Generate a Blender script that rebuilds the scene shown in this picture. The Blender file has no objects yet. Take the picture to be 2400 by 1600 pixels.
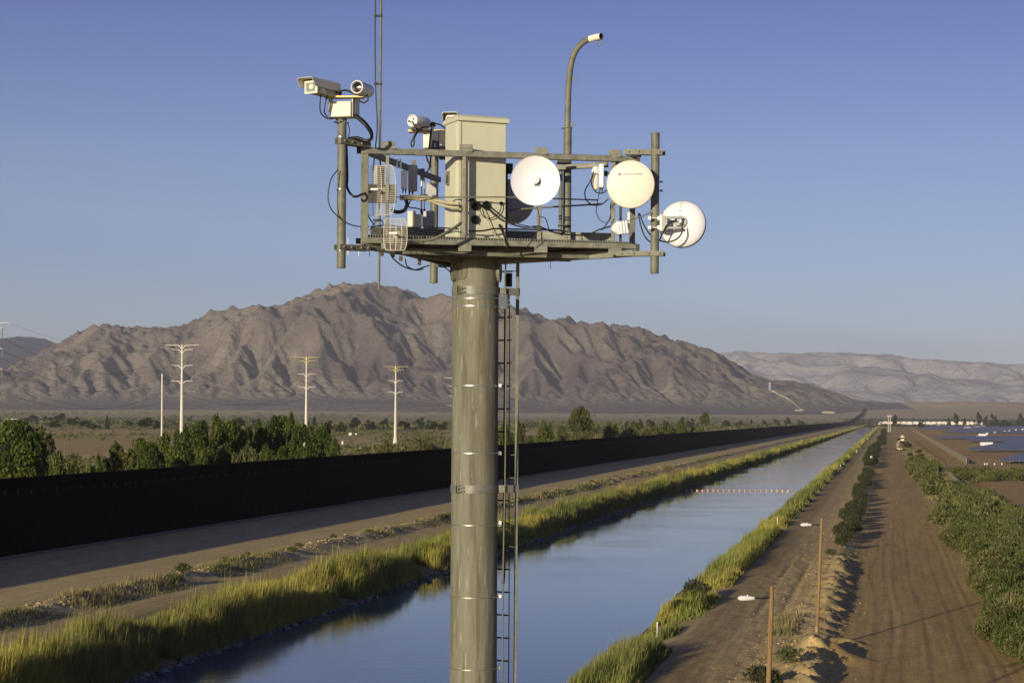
import bpy, math, random
import numpy as np
from mathutils import Vector, Matrix
R_ = math.radians
rng = np.random.RandomState(7)
random.seed(7)
sc = bpy.context.scene
COL = sc.collection
# ---------------------------------------------------------------- camera
CAMZ = 16.5; F = 4666.7; ROLL = 0.0065; SH = 176.3; AL = R_(10.64)
CA, SA = math.cos(AL), math.sin(AL)
cam = bpy.data.cameras.new("camera"); cam.lens = 70; cam.sensor_width = 36
cam.shift_y = SH / 2400; cam.clip_start = 1; cam.clip_end = 90000
co = bpy.data.objects.new("camera", cam); COL.objects.link(co)
co.matrix_world = Matrix.Translation((0, 0, CAMZ)) @ Matrix.Rotation(math.pi/2, 4, 'X') @ Matrix.Rotation(ROLL, 4, 'Z')
sc.camera = co
# ---------------------------------------------------------------- sky, sun, exposure
SUN_AZ = R_(208); SUN_EL = R_(9.5)
w = bpy.data.worlds.new("World"); sc.world = w; w.use_nodes = True
nt = w.node_tree; bg = nt.nodes['Background']
sky = nt.nodes.new('ShaderNodeTexSky'); sky.sky_type = 'NISHITA'; sky.sun_disc = False
sky.sun_elevation = SUN_EL; sky.sun_rotation = SUN_AZ; sky.altitude = 0
sky.air_density = 0.7; sky.dust_density = 0.25; sky.ozone_density = 3.0
tint = nt.nodes.new('ShaderNodeMix'); tint.data_type = 'RGBA'; tint.blend_type = 'MULTIPLY'
tint.inputs[0].default_value = 1
wtc = nt.nodes.new('ShaderNodeTexCoord'); wsp = nt.nodes.new('ShaderNodeSeparateXYZ'); wrp = nt.nodes.new('ShaderNodeValToRGB')
nt.links.new(wtc.outputs['Generated'], wsp.inputs[0]); nt.links.new(wsp.outputs[2], wrp.inputs[0]); nt.links.new(wrp.outputs[0], tint.inputs[7])
wrp.color_ramp.elements[0].position = 0.0; wrp.color_ramp.elements[0].color = (1.14, 1.0, 1.08, 1)
wrp.color_ramp.elements[1].position = .30; wrp.color_ramp.elements[1].color = (.58, .49, .86, 1)
_e = wrp.color_ramp.elements.new(.13); _e.color = (1.06, .87, 1.02, 1); _e = wrp.color_ramp.elements.new(.205); _e.color = (.70, .60, .93, 1)
nt.links.new(sky.outputs[0], tint.inputs[6]); nt.links.new(tint.outputs[2], bg.inputs[0])
bg.inputs[1].default_value = 0.1
sl = bpy.data.lights.new("sun", 'SUN'); sl.energy = 5.0; sl.angle = R_(0.53); sl.color = (1.0, 0.85, 0.57)
so = bpy.data.objects.new("sun", sl); COL.objects.link(so)
sd = Vector((math.sin(SUN_AZ)*math.cos(SUN_EL), math.cos(SUN_AZ)*math.cos(SUN_EL), math.sin(SUN_EL)))
so.rotation_euler = sd.to_track_quat('Z', 'Y').to_euler(); so.location = (-40, -60, 60)
sc.view_settings.view_transform = 'Standard'; sc.view_settings.look = 'None'
sc.view_settings.gamma = 1; sc.view_settings.exposure = 0
sc.render.engine = 'CYCLES'
sc.cycles.max_bounces = 6; sc.cycles.volume_bounces = 1; sc.cycles.transparent_max_bounces = 8

# ---------------------------------------------------------------- helpers
def P(px, py, Y):                       # photo pixel (2400x1600) at depth Y -> world point
    a = px-1200; b = 800-py+SH
    return Vector(((a*math.cos(ROLL)-b*math.sin(ROLL))/F*Y, Y, CAMZ+(a*math.sin(ROLL)+b*math.cos(ROLL))/F*Y))
def uvxy(u, v): return u*CA+v*SA, -u*SA+v*CA
def xyuv(x, y): return x*CA-y*SA, x*SA+y*CA

def _h(ix, iy, seed):
    n = (ix.astype(np.int64)*374761393 + iy.astype(np.int64)*668265263 + seed*1442695041) & 0xffffffff
    n = ((n ^ (n >> 13))*1274126177) & 0xffffffff
    n = ((n ^ (n >> 16))*2246822519) & 0xffffffff
    return ((n ^ (n >> 15)) & 0xffffff)/float(0xffffff)
def vn(x, y, seed=0):
    x = np.asarray(x, float); y = np.asarray(y, float)
    ix = np.floor(x); iy = np.floor(y); fx = x-ix; fy = y-iy
    fx = fx*fx*fx*(fx*(fx*6-15)+10); fy = fy*fy*fy*(fy*(fy*6-15)+10)
    a = _h(ix, iy, seed); b = _h(ix+1, iy, seed); c = _h(ix, iy+1, seed); d = _h(ix+1, iy+1, seed)
    return (a+(b-a)*fx)*(1-fy)+(c+(d-c)*fx)*fy
def fbm(x, y, o=4, seed=0, gain=.5):
    s = 0; a = 1; t = 0
    for i in range(o):
        s = s+a*vn(x, y, seed+i*17); t += a; a *= gain; x = x*2.03+11.3; y = y*2.03+5.7
    return s/t
def sstep(a, b, x):
    t = np.clip((x-a)/(b-a), 0, 1); return t*t*(3-2*t)

# ---- materials
def mat(name, col, rough=.7, metal=0., var=.15, vscale=4., bump=0., bscale=20., spec=.5, attr=None, stretch=(1, 1, 1), dark=None, detail=4):
    m = bpy.data.materials.new(name); m.use_nodes = True
    n = m.node_tree.nodes; l = m.node_tree.links; b = n['Principled BSDF']
    b.inputs['Roughness'].default_value = rough; b.inputs['Metallic'].default_value = metal
    b.inputs['Specular IOR Level'].default_value = spec
    tc = n.new('ShaderNodeTexCoord'); mp = n.new('ShaderNodeMapping'); mp.inputs['Scale'].default_value = stretch
    l.new(tc.outputs['Object'], mp.inputs[0])
    no = n.new('ShaderNodeTexNoise'); no.inputs['Scale'].default_value = vscale; no.inputs['Detail'].default_value = detail
    no.inputs['Roughness'].default_value = .65
    l.new(mp.outputs[0], no.inputs[0])
    mx = n.new('ShaderNodeMix'); mx.data_type = 'RGBA'
    c0 = dark if dark else tuple(c*(1-var) for c in col); c1 = tuple(min(1, c*(1+var)) for c in col)
    rp = n.new('ShaderNodeMapRange'); rp.inputs[1].default_value = .3; rp.inputs[2].default_value = .7
    l.new(no.outputs[0], rp.inputs[0]); l.new(rp.outputs[0], mx.inputs[0])
    mx.inputs[6].default_value = (*c0, 1); mx.inputs[7].default_value = (*c1, 1)
    out = mx.outputs[2]
    if attr:
        at = n.new('ShaderNodeAttribute'); at.attribute_name = attr
        m2 = n.new('ShaderNodeMix'); m2.data_type = 'RGBA'; m2.blend_type = 'MULTIPLY'; m2.inputs[0].default_value = 1
        l.new(at.outputs[0], m2.inputs[6]); l.new(out, m2.inputs[7]); out = m2.outputs[2]
    l.new(out, b.inputs['Base Color'])
    if bump:
        n2 = n.new('ShaderNodeTexNoise'); n2.inputs['Scale'].default_value = bscale; n2.inputs['Detail'].default_value = 5
        l.new(mp.outputs[0], n2.inputs[0])
        bp = n.new('ShaderNodeBump'); bp.inputs['Strength'].default_value = 1; bp.inputs['Distance'].default_value = bump
        l.new(n2.outputs[0], bp.inputs['Height']); l.new(bp.outputs[0], b.inputs['Normal'])
    return m

# ---- object helpers
def npmesh(name, V, Fc, mats=None, cols=None, uv=None, smooth=False, fmat=None):
    """V (n,3); Fc (m,k) constant-size faces"""
    me = bpy.data.meshes.new(name); V = np.asarray(V, np.float32); Fc = np.asarray(Fc, np.int32)
    m, k = Fc.shape
    me.vertices.add(len(V)); me.vertices.foreach_set('co', V.ravel())
    me.loops.add(m*k); me.loops.foreach_set('vertex_index', Fc.ravel())
    me.polygons.add(m); me.polygons.foreach_set('loop_start', np.arange(0, m*k, k, dtype=np.int32))
    me.polygons.foreach_set('loop_total', np.full(m, k, np.int32))
    if smooth: me.polygons.foreach_set('use_smooth', np.ones(m, bool))
    if cols is not None:
        dom = 'POINT' if len(cols) == len(V) else 'FACE'
        at = me.attributes.new('Col', 'FLOAT_COLOR', dom)
        c = np.ones((len(cols), 4), np.float32); c[:, :3] = cols; at.data.foreach_set('color', c.ravel())
    if uv is not None:
        ul = me.uv_layers.new(name='UVMap'); ul.data.foreach_set('uv', np.asarray(uv, np.float32)[Fc.ravel()].ravel())
    for mm in (mats or []): me.materials.append(mm)
    if fmat is not None: me.polygons.foreach_set('material_index', np.asarray(fmat, np.int32))
    me.update(); me.validate()
    return me
def link(name, me, parent=None, loc=(0, 0, 0), rz=0):
    o = bpy.data.objects.new(name, me); COL.objects.link(o); o.location = loc; o.rotation_euler[2] = rz
    if parent is not None: o.parent = parent
    return o
def tag(o, label=None, cat=None, group=None, kind=None):
    if label: o['label'] = label
    if cat: o['category'] = cat
    if group: o['group'] = group
    if kind: o['kind'] = kind
    return o
def thing(name, loc, label, cat, group=None, rz=0):
    o = link(name, None, None, loc, rz); return tag(o, label, cat, group)

class MB:
    def __init__(s): s.v = []; s.f = []; s.m = []; s.g = []
    def add(s, vs, fs, mi=0):
        s.g.append((len(s.v), len(s.f))); b = len(s.v); s.v += [tuple(v) for v in vs]; s.f += [tuple(b+i for i in f) for f in fs]; s.m += [mi]*len(fs); return s
    def box(s, c, sx, sy, sz, M=None, mi=0, bev=0):
        c = Vector(c); M = M or Matrix.Identity(3)
        vs = [c+M@Vector((x*sx/2, y*sy/2, z*sz/2)) for x in (-1, 1) for y in (-1, 1) for z in (-1, 1)]
        return s.add(vs, [(0, 1, 3, 2), (4, 6, 7, 5), (0, 4, 5, 1), (2, 3, 7, 6), (0, 2, 6, 4), (1, 5, 7, 3)], mi)
    def bar(s, a, b, w, h, mi=0, up=(0, 0, 1)):
        a = Vector(a); b = Vector(b); d = (b-a); L = d.length; d.normalize(); up = Vector(up)
        if abs(d.dot(up)) > .98: up = Vector((0, 1, 0))
        x = d.cross(up).normalized(); z = x.cross(d)
        M = Matrix((x, d, z)).transposed(); return s.box((a+b)/2, w, L, h, M, mi)
    def tube(s, pts, r, n=10, mi=0, cap=True):
        pts = [Vector(p) for p in pts]; rs = r if isinstance(r, (list, tuple)) else [r]*len(pts)
        t0 = (pts[1]-pts[0]).normalized(); up = Vector((0, 0, 1)) if abs(t0.z) < .9 else Vector((0, 1, 0))
        s.g.append((len(s.v), len(s.f))); x = t0.cross(up).normalized(); base = len(s.v); N = len(pts)
        for i, p in enumerate(pts):
            t = ((pts[min(i+1, N-1)]-pts[max(i-1, 0)])).normalized()
            x = (x-t*x.dot(t)).normalized(); y = t.cross(x)
            for k in range(n):
                a = 2*math.pi*k/n; s.v.append(tuple(p+(x*math.cos(a)+y*math.sin(a))*rs[i]))
        for i in range(N-1):
            for k in range(n):
                k2 = (k+1) % n; s.f.append((base+i*n+k, base+i*n+k2, base+(i+1)*n+k2, base+(i+1)*n+k)); s.m.append(mi)
        if cap:
            s.f.append(tuple(base+k for k in range(n))[::-1]); s.m.append(mi)
            s.f.append(tuple(base+(N-1)*n+k for k in range(n))); s.m.append(mi)
        return s
    def lathe(s, prof, o, ax=(0, 0, 1), n=24, mi=0, closed=False):
        """prof: list of (r, h) along axis"""
        o = Vector(o); ax = Vector(ax).normalized(); up = Vector((0, 0, 1)) if abs(ax.z) < .9 else Vector((0, 1, 0))
        s.g.append((len(s.v), len(s.f))); x = ax.cross(up).normalized(); y = ax.cross(x); base = len(s.v)
        for (r, h) in prof:
            for k in range(n):
                a = 2*math.pi*k/n; s.v.append(tuple(o+ax*h+(x*math.cos(a)+y*math.sin(a))*max(r, 1e-4)))
        for i in range(len(prof)-1):
            for k in range(n):
                k2 = (k+1) % n; s.f.append((base+i*n+k, base+(i+1)*n+k, base+(i+1)*n+k2, base+i*n+k2)); s.m.append(mi)
        return s
    def each(s, name, m, parent=None, **k):
        out = []; gg = s.g+[(len(s.v), len(s.f))]
        for (v0, f0), (v1, f1) in zip(gg[:-1], gg[1:]):
            q = MB(); q.v = s.v[v0:v1]; q.f = [tuple(i-v0 for i in f) for f in s.f[f0:f1]]; q.m = s.m[f0:f1]; out.append(q.build(name, m, parent, **k))
        return out
    def build(s, name, m, parent=None, loc=None, smooth=40, bevel=0):
        ms = m if isinstance(m, (list, tuple)) else [m]
        org = Vector(parent.location) if parent is not None else Vector(loc if loc is not None else (0, 0, 0))
        me = bpy.data.meshes.new(name)
        me.from_pydata([tuple(Vector(v)-org) for v in s.v], [], s.f)
        for mm in ms: me.materials.append(mm)
        me.polygons.foreach_set('material_index', s.m)
        if smooth:
            me.polygons.foreach_set('use_smooth', np.ones(len(s.f), bool)); me.update(); me.set_sharp_from_angle(angle=R_(smooth))
        me.update()
        o = link(name, me, parent, (0, 0, 0) if parent is not None else org)
        if bevel:
            b = o.modifiers.new('b', 'BEVEL'); b.width = bevel; b.segments = 2; b.limit_method = 'ANGLE'; b.harden_normals = False
        return o
def sub(o, parent):       # make o (already a child of the thing) a sub-part of parent mesh
    o.parent = parent; o.location = (0, 0, 0); return o
def curve_pts(pts, n=8):      # Catmull-Rom
    pts = [Vector(p) for p in pts]; q = [pts[0]]+pts+[pts[-1]]; out = []
    for i in range(1, len(q)-2):
        for k in range(n):
            t = k/n; a, b, c, d = q[i-1], q[i], q[i+1], q[i+2]
            out.append(.5*((2*b)+(c-a)*t+(2*a-5*b+4*c-d)*t*t+(3*b-a-3*c+d)*t**3))
    out.append(pts[-1]); return out

# ---------------------------------------------------------------- ground
RZ = -.4
UK = [-140, -99, -72, -60, -57, -51, -47, -25, -20.8, -17, -15.2, -9.5, -7, -5, -3.8, -3, 9, 10, 18, 20]
ZK = [0, 0, 0, 0, -.3, -1.6, -3, -3, -1.75, -.35, 0, .05, .15, .1, -.3, RZ, RZ, RZ+.05, RZ+.05, RZ]
def gz(u, v):
    u = np.asarray(u, float); v = np.asarray(v, float)
    X, Y = uvxy(u, v)
    z = np.interp(u, UK, ZK)
    fade = 1-sstep(5900, 6300, v); z = z*fade
    corr = sstep(-110, -100, u)*(1-sstep(20, 40, u))*fade
    # left road undulation
    z = z+.28*(fbm(u*.10, v*.022, 3, 5)-.5)*sstep(-100, -94, u)*(1-sstep(-64, -60, u))
    # wavy banks
    wob = (fbm(u*.07, v*.05, 2, 9)-.5)*.3*sstep(-60, -56, u)*(1-sstep(-52, -46, u)); z = z+wob
    wob = (fbm(u*.15, v*.07, 2, 19)-.5)*.7*sstep(-23, -21, u)*(1-sstep(-18, -16, u)); z = z+wob
    # left rubble berm
    e = np.exp(-((u+68.6+2*(fbm(v*.02, v*0+3, 2, 4)-.5))/1.7)**2)
    z = z+e*(.35+.9*fbm(u*.45, v*.28, 4, 21, .6)+.35*np.abs(fbm(u*1.3, v*1.1, 2, 77)-.5))*fade
    # right mounds
    near = 1-sstep(225, 275, v)
    e = np.exp(-((u+5.6)/1.9)**2)
    r = 1-np.abs(2*fbm(u*.25+v*.10, v*.21, 3, 33, .6)-1)
    r2 = 1-np.abs(2*fbm(v*.42+u*.10+.8*fbm(u*.5, v*.5, 2, 36), u*.2, 3, 34, .6)-1); fl = np.exp(-((u+4.5)/1.2)**2); lump = fbm(v*.045, u*0+1, 2, 39)
    z = z+e*((.55*(r**2)+.45*fbm(u*.9, v*.7, 5, 44, .65)-.25)*near*(.4+.8*lump)+.25*(1-near)*fbm(u*.5, v*.3, 3, 6))*fade+fl*near*(.85*(r2**2.5)*(.4+1.2*lump)-.15)*fade
    z = z+.26*(fbm(u*1.7, v*1.1, 4, 45, .7)-.5)*sstep(-11, -9, u)*(1-sstep(-4, -3, u))*near
    # mound spurs near the second light pole
    uu = u+2.3; z = z+.6*np.exp(-(((u+2.8)/1.3)**2+((v-150)/1.3)**2))*corr
    z = z+.9*np.exp(-(((u+3.6)/1.8)**2+((v-141)/1.8)**2))*corr*(.7+.6*fbm(u*.9, v*.9, 3, 8))
    # graded ruts on the canal road shoulder
    rut = sstep(-13.4, -12.6, u)*(1-sstep(-7.5, -6.5, u))*(1-sstep(250, 330, v))
    z = z+.10*(fbm(u*1.6, v*.45, 4, 71, .6)-.5)*rut*1.6
    for c in (-10.6, -8.4):
        cc = c+.5*(vn(v*.05, v*0+c, 3)-.5)
        z = z-.16*np.exp(-((u-cc)/.28)**2)*(vn(v*.5, v*0+c, 8) > .3)*(1-sstep(215, 250, v))*sstep(160, 175, v)
    # tyre tracks on the dirt road
    rd = sstep(-2.5, -2, u)*(1-sstep(9, 9.6, u))
    for c, amp, fr in ((-1.3, .8, .045), (-.1, .9, .04), (.9, .8, .05), (5.2, .9, .035), (6.4, .9, .038), (7.3, .7, .04), (2.6, .4, .03)):
        cc = c+amp*.9*(vn(v*fr*.6, v*0+abs(c)*3, 5)-.5)+.5*(vn(v*.018, v*0+2, 15)-.5)
        d = (u-cc)
        z = z+.032*(np.exp(-(d/.16)**2)-.9*np.exp(-((d-.40)/.22)**2))*rd*(1-sstep(220, 420, v))
    z = z+.035*(fbm(u*.8, v*.35, 4, 91)-.5)
    # far rise and foothills
    t = np.clip((Y-5000)/7000, 0, 1)
    far = 119*t**1.5
    und = sstep(6200, 9500, Y)*(fbm(X*.0016, Y*.0011, 4, 55)-.5)*34
    hump = 34*np.exp(-((X-2350)/420)**2-((Y-10300)/500)**2)+14*np.exp(-((X-3200)/500)**2-((Y-10600)/600)**2)
    z = z+far+und*sstep(0, 1, t*1.6)+hump
    return z
W_Z = -1.7

def lin(*c): return tuple(c)
def gcol(u, v):
    X, Y = uvxy(u, v); n = len(u)
    base = np.zeros((n, 3))
    def put(mask, c): base[:] = base*(1-mask[:, None])+np.array(c)*mask[:, None]
    # plain: tan soil with olive scrub patches and tilled strips
    put(np.ones(n), (.40, .32, .22))
    pat = sstep(.46, .6, fbm(X*.004, Y*.0018, 4, 13, .6)); put(pat*.65*(u < -99), (.24, .225, .12))
    pat = sstep(.55, .66, fbm(X*.0025, Y*.0012, 3, 14)); put(pat*.5*(u < -99), (.50, .40, .27))
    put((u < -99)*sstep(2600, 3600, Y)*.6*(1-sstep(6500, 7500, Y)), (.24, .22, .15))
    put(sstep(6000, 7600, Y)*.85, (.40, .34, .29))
    f = ((X > -290) & (X < -165) & (Y > 800) & (Y < 1220)).astype(float); put(f*(.72+.28*np.sin(Y*.42)), (.36, .25, .17))
    f2 = ((u < -99)*sstep(.62, .66, vn(X*.004+3, Y*.0016, 66))*(Y > 700)*(Y < 3500)).astype(float); put(f2*.8, (.36, .28, .18))
    # corridor
    c = (u > -99)&(u < 20)&(v < 6200); c = c.astype(float)
    put(c, (.36, .285, .20))
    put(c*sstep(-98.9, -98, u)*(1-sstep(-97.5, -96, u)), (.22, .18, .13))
    put(c*sstep(-62, -58, u)*(1-sstep(-18, -15.5, u)), (.17, .14, .095))
    # canal road: darker packed tyre band
    put(c*sstep(-15, -14, u)*(1-sstep(-12, -11, u))*(.5+.5*fbm(u*.3, v*.03, 3, 2)), (.25, .19, .13))
    put(c*sstep(-10, -8, u), (.40, .315, .215))
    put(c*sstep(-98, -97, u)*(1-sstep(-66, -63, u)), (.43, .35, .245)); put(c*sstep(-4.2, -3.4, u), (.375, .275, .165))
    put(c*sstep(-2, 0, u)*(1-sstep(6, 9, u))*.5*fbm(u*.5, v*.02, 3, 31), (.24, .165, .105))
    put(c*sstep(-1, 1, u)*(1-sstep(1.5, 3, u))*.35*sstep(.45, .6, fbm(u*.9, v*.012, 3, 37)), (.42, .32, .22))
    # right fields
    r = ((u > 20)|((v > 6200)&(u > -99)))*(Y < 7000); put(r.astype(float), (.37, .265, .165))
    put((u > 20)*(Y < 5200)*.6*sstep(.45, .62, fbm(X*.01, Y*.004, 3, 12)), (.33, .225, .13))
    put((u > 21)*(u < 24)*(Y < 1500)*.6, (.20, .15, .10))
    put((u > 9)*(u < 30)*(v < 2500)*.5*sstep(.5, .6, fbm(u*.2, v*.03, 3, 99)), (.36, .26, .14))
    put((u > 20)*sstep(4200, 4800, Y)*(1-sstep(6500, 7200, Y))*.7, (.16, .15, .105))
    base *= np.array([1.36, 1.30, .88])
    base *= (1+.30*(fbm(u*.9, v*.35, 4, 41)-.5)+.25*(fbm(u*.07, v*.012, 3, 42)-.5))[:, None]
    return base

ud = np.concatenate([-np.geomspace(9000, 130, 60), np.arange(-128, -100, 2.), np.arange(-100, -62, .55), np.arange(-62, -46, 1.), np.arange(-46, -24, 3.),
                     np.arange(-24, -13.5, .6), np.arange(-13.5, 9.6, .22), np.arange(10, 30, .8), np.geomspace(30.5, 9000, 60)])
vd = [-200., 0., 60.]
v0 = 95.
while v0 < 900: vd.append(v0); v0 += max(.45, v0*.0032)
while v0 < 16000: vd.append(v0); v0 *= 1.008
vd += [20000., 30000., 42000.]
vd = np.array(vd)
U, Vv = np.meshgrid(ud, vd)
uf = U.ravel(); vf = Vv.ravel(); gX, gY = uvxy(uf, vf)
gZ = gz(uf, vf)
nu, nv = len(ud), len(vd)
idx = np.arange(nu*nv).reshape(nv, nu)
quads = np.stack([idx[:-1, :-1], idx[:-1, 1:], idx[1:, 1:], idx[1:, :-1]], -1).reshape(-1, 4)
def ground_mat():
    m = mat('soil', (1, 1, 1), .95, var=.0, spec=.1, attr='Col'); n = m.node_tree.nodes; l = m.node_tree.links; b = n['Principled BSDF']
    uv = n.new('ShaderNodeUVMap'); uv.uv_map = 'UVMap'
    def noise(scale, sx, sy, det=6, rgh=.65):
        mp = n.new('ShaderNodeMapping'); mp.inputs['Scale'].default_value = (sx, sy, 1); l.new(uv.outputs[0], mp.inputs[0])
        no = n.new('ShaderNodeTexNoise'); no.inputs['Scale'].default_value = scale; no.inputs['Detail'].default_value = det; no.inputs['Roughness'].default_value = rgh
        l.new(mp.outputs[0], no.inputs[0]); return no.outputs[0]
    a = noise(1, 2.2, .9, 8, .75); s = noise(1, 2.6, .045, 5, .7)
    def mr(x, lo, hi):
        r = n.new('ShaderNodeMapRange'); r.inputs[1].default_value = .3; r.inputs[2].default_value = .7; r.inputs[3].default_value = lo; r.inputs[4].default_value = hi
        l.new(x, r.inputs[0]); return r.outputs[0]
    mu = n.new('ShaderNodeMath'); mu.operation = 'MULTIPLY'; l.new(mr(a, .74, 1.26), mu.inputs[0]); l.new(mr(s, .80, 1.2), mu.inputs[1])
    at = [x for x in n if x.type == 'ATTRIBUTE'][0]
    vm = n.new('ShaderNodeVectorMath'); vm.operation = 'SCALE'; l.new(at.outputs[0], vm.inputs[0]); l.new(mu.outputs[0], vm.inputs['Scale'])
    l.new(vm.outputs[0], b.inputs['Base Color'])
    bp = n.new('ShaderNodeBump'); bp.inputs['Distance'].default_value = .05; l.new(a, bp.inputs['Height'])
    bp2 = n.new('ShaderNodeBump'); bp2.inputs['Distance'].default_value = .03; l.new(s, bp2.inputs['Height']); l.new(bp.outputs[0], bp2.inputs['Normal'])
    l.new(bp2.outputs[0], b.inputs['Normal']); return m
M_soil = ground_mat()
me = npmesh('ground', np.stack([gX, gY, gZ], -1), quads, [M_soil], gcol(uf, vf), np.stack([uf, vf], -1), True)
tag(link('ground', me), kind='structure')

# ---------------------------------------------------------------- canal water
def water_mat():
    m = bpy.data.materials.new('canal_water'); m.use_nodes = True; n = m.node_tree.nodes; l = m.node_tree.links; b = n['Principled BSDF']
    b.inputs['Base Color'].default_value = (.03, .07, .14, 1); b.inputs['Roughness'].default_value = .04; b.inputs['IOR'].default_value = 1.33
    tc = n.new('ShaderNodeTexCoord')
    def nz(scale, sx, sy, det):
        mp = n.new('ShaderNodeMapping'); mp.inputs['Scale'].default_value = (sx, sy, 1); l.new(tc.outputs['Object'], mp.inputs[0])
        no = n.new('ShaderNodeTexNoise'); no.inputs['Scale'].default_value = scale; no.inputs['Detail'].default_value = det; l.new(mp.outputs[0], no.inputs[0]); return no.outputs[0]
    a = nz(1, .5, 1.3, 4); c = nz(1, .04, .06, 3); d = nz(1, .06, .025, 4)
    r = n.new('ShaderNodeMapRange'); r.inputs[1].default_value = .42; r.inputs[2].default_value = .62; r.inputs[3].default_value = .25; r.inputs[4].default_value = 1.0; l.new(c, r.inputs[0])
    bp = n.new('ShaderNodeBump'); bp.inputs['Distance'].default_value = .014; l.new(a, bp.inputs['Height']); l.new(r.outputs[0], bp.inputs['Strength'])
    l.new(bp.outputs[0], b.inputs['Normal'])
    r2 = n.new('ShaderNodeMapRange'); r2.inputs[1].default_value = .45; r2.inputs[2].default_value = .65; r2.inputs[3].default_value = .015; r2.inputs[4].default_value = .10; l.new(d, r2.inputs[0])
    l.new(r2.outputs[0], b.inputs['Roughness']); return m
mb = MB(); q = []
for v in (60, 400, 1500, 6150):
    for u in (-56, -15.5): x, y = uvxy(u, v); q.append((x, y, W_Z))
mb.add(q, [(0, 1, 3, 2), (2, 3, 5, 4), (4, 5, 7, 6)])
wat = mb.build('canal_water', water_mat(), smooth=0); tag(wat, kind='structure')

# ---------------------------------------------------------------- mountains
def erode(h, cell, it=60, K=.02, m=.5, diff=.1, keep=None):
    H, W = h.shape; N = H*W; ids = np.arange(N).reshape(H, W)
    offs = [(-1, -1), (-1, 0), (-1, 1), (0, -1), (0, 1), (1, -1), (1, 0), (1, 1)]
    for i in range(it):
        hp = np.pad(h, 1, mode='edge'); best = np.zeros((H, W)); rec = ids.copy()
        for dy, dx in offs:
            nb = hp[1+dy:1+dy+H, 1+dx:1+dx+W]; s = (h-nb)/(cell*math.hypot(dx, dy))
            yy = np.clip(np.arange(H)+dy, 0, H-1)[:, None]; xx = np.clip(np.arange(W)+dx, 0, W-1)[None]
            tgt = yy*W+xx+np.zeros((H, W), int); b = s > best
            best = np.where(b, s, best); rec = np.where(b, tgt, rec)
        r = rec.ravel(); A = np.ones(N); ptr = r.copy(); root = (r == ids.ravel()); live = ~root
        ptr = np.where(root, N, ptr)
        pp = np.append(ptr, N)
        for k in range(10):
            A = A+np.bincount(pp[:N], weights=A, minlength=N+1)[:N]; pp = pp[pp]
        A = A.reshape(H, W)*cell*cell
        d = K*A**m*best
        hr = h.ravel()[r].reshape(H, W)
        d = np.minimum(d, np.maximum(h-hr, 0)*.8)
        h = h-d
        lap = (hp[:-2, 1:-1]+hp[2:, 1:-1]+hp[1:-1, :-2]+hp[1:-1, 2:]-4*hp[1:-1, 1:-1])
        h = h+diff*lap*.25
    return h
def lem(h, cell, U, it=50, dt=1.0, K=.02, diff=.0, fixed=None, sc=0):
    """stream-power landscape evolution, implicit, solved by pointer doubling"""
    H, W = h.shape; N = H*W; ids = np.arange(N).reshape(H, W)
    offs = [(-1, -1), (-1, 0), (-1, 1), (0, -1), (0, 1), (1, -1), (1, 0), (1, 1)]
    iy, ix = np.mgrid[0:H, 0:W]
    for q in range(it):
        hp = np.pad(h, 1, mode='edge'); best = np.zeros((H, W)); rec = ids.copy(); dist = np.full((H, W), cell)
        for dy, dx in offs:
            nb = hp[1+dy:1+dy+H, 1+dx:1+dx+W]; dd = cell*math.hypot(dx, dy); s_ = (h-nb)/dd
            tgt = np.clip(iy+dy, 0, H-1)*W+np.clip(ix+dx, 0, W-1); b = s_ > best
            best = np.where(b, s_, best); rec = np.where(b, tgt, rec); dist = np.where(b, dd, dist)
        if fixed is not None: rec = np.where(fixed, ids, rec)
        r = rec.ravel(); root = r == ids.ravel(); pp = np.append(np.where(root, N, r), N); A = np.ones(N)
        for k in range(10): A = A+np.bincount(pp[:N], weights=A, minlength=N+1)[:N]; pp = pp[pp]
        f = K*dt*np.sqrt(A)*cell/dist.ravel(); u = (U*dt).ravel(); hh = h.ravel()
        a = np.where(root, hh+u, (hh+u)/(1+f)); b = np.where(root, 0., f/(1+f))
        if fixed is not None: a = np.where(fixed.ravel(), hh, a)
        p = r.copy()
        for k in range(11): a = a+b*a[p]; b = b*b[p]; p = p[p]
        h = a.reshape(H, W)
        if sc:
            for _ in range(1):
                hp = np.pad(h, 1, mode='edge')
                for dy, dx in offs: h = np.minimum(h, hp[1+dy:1+dy+H, 1+dx:1+dx+W]+sc*cell*math.hypot(dx, dy))
        if diff: hp = np.pad(h, 1, mode='edge'); h = h+diff*(hp[:-2, 1:-1]+hp[2:, 1:-1]+hp[1:-1, :-2]+hp[1:-1, 2:]-4*h)*.25
    return h
def fit(h, X, Y, prof, lo, hi, sig=14, zoff=None):
    """scale heights so the skyline follows the traced ridge"""
    pxs = 1200+X/Y*F
    nb = 400; bins = np.clip(((pxs-lo)/(hi-lo)*nb).astype(int), 0, nb-1)
    cx = lo+(np.arange(nb)+.5)*(hi-lo)/nb
    tgt = np.interp(cx, *prof)
    for _ in range(3):
        el = (CAMZ-h-(zoff if zoff is not None else 0))/Y*F   # px below horizon
        top = np.full(nb, 1e9); np.minimum.at(top, bins.ravel(), el.ravel())
        hz = 968.5+cx*.0065
        want = np.maximum(hz-tgt, 1); have = np.maximum(-top, 1)
        s = want/have
        k = np.exp(-.5*(np.arange(-sig*2, sig*2+1)/(sig*.5))**2); k /= k.sum()
        s = np.convolve(np.pad(s, sig*2, mode='edge'), k, 'valid')
        h = h*np.interp(pxs, cx, s); sig = max(4, sig//2)
    return h
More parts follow.
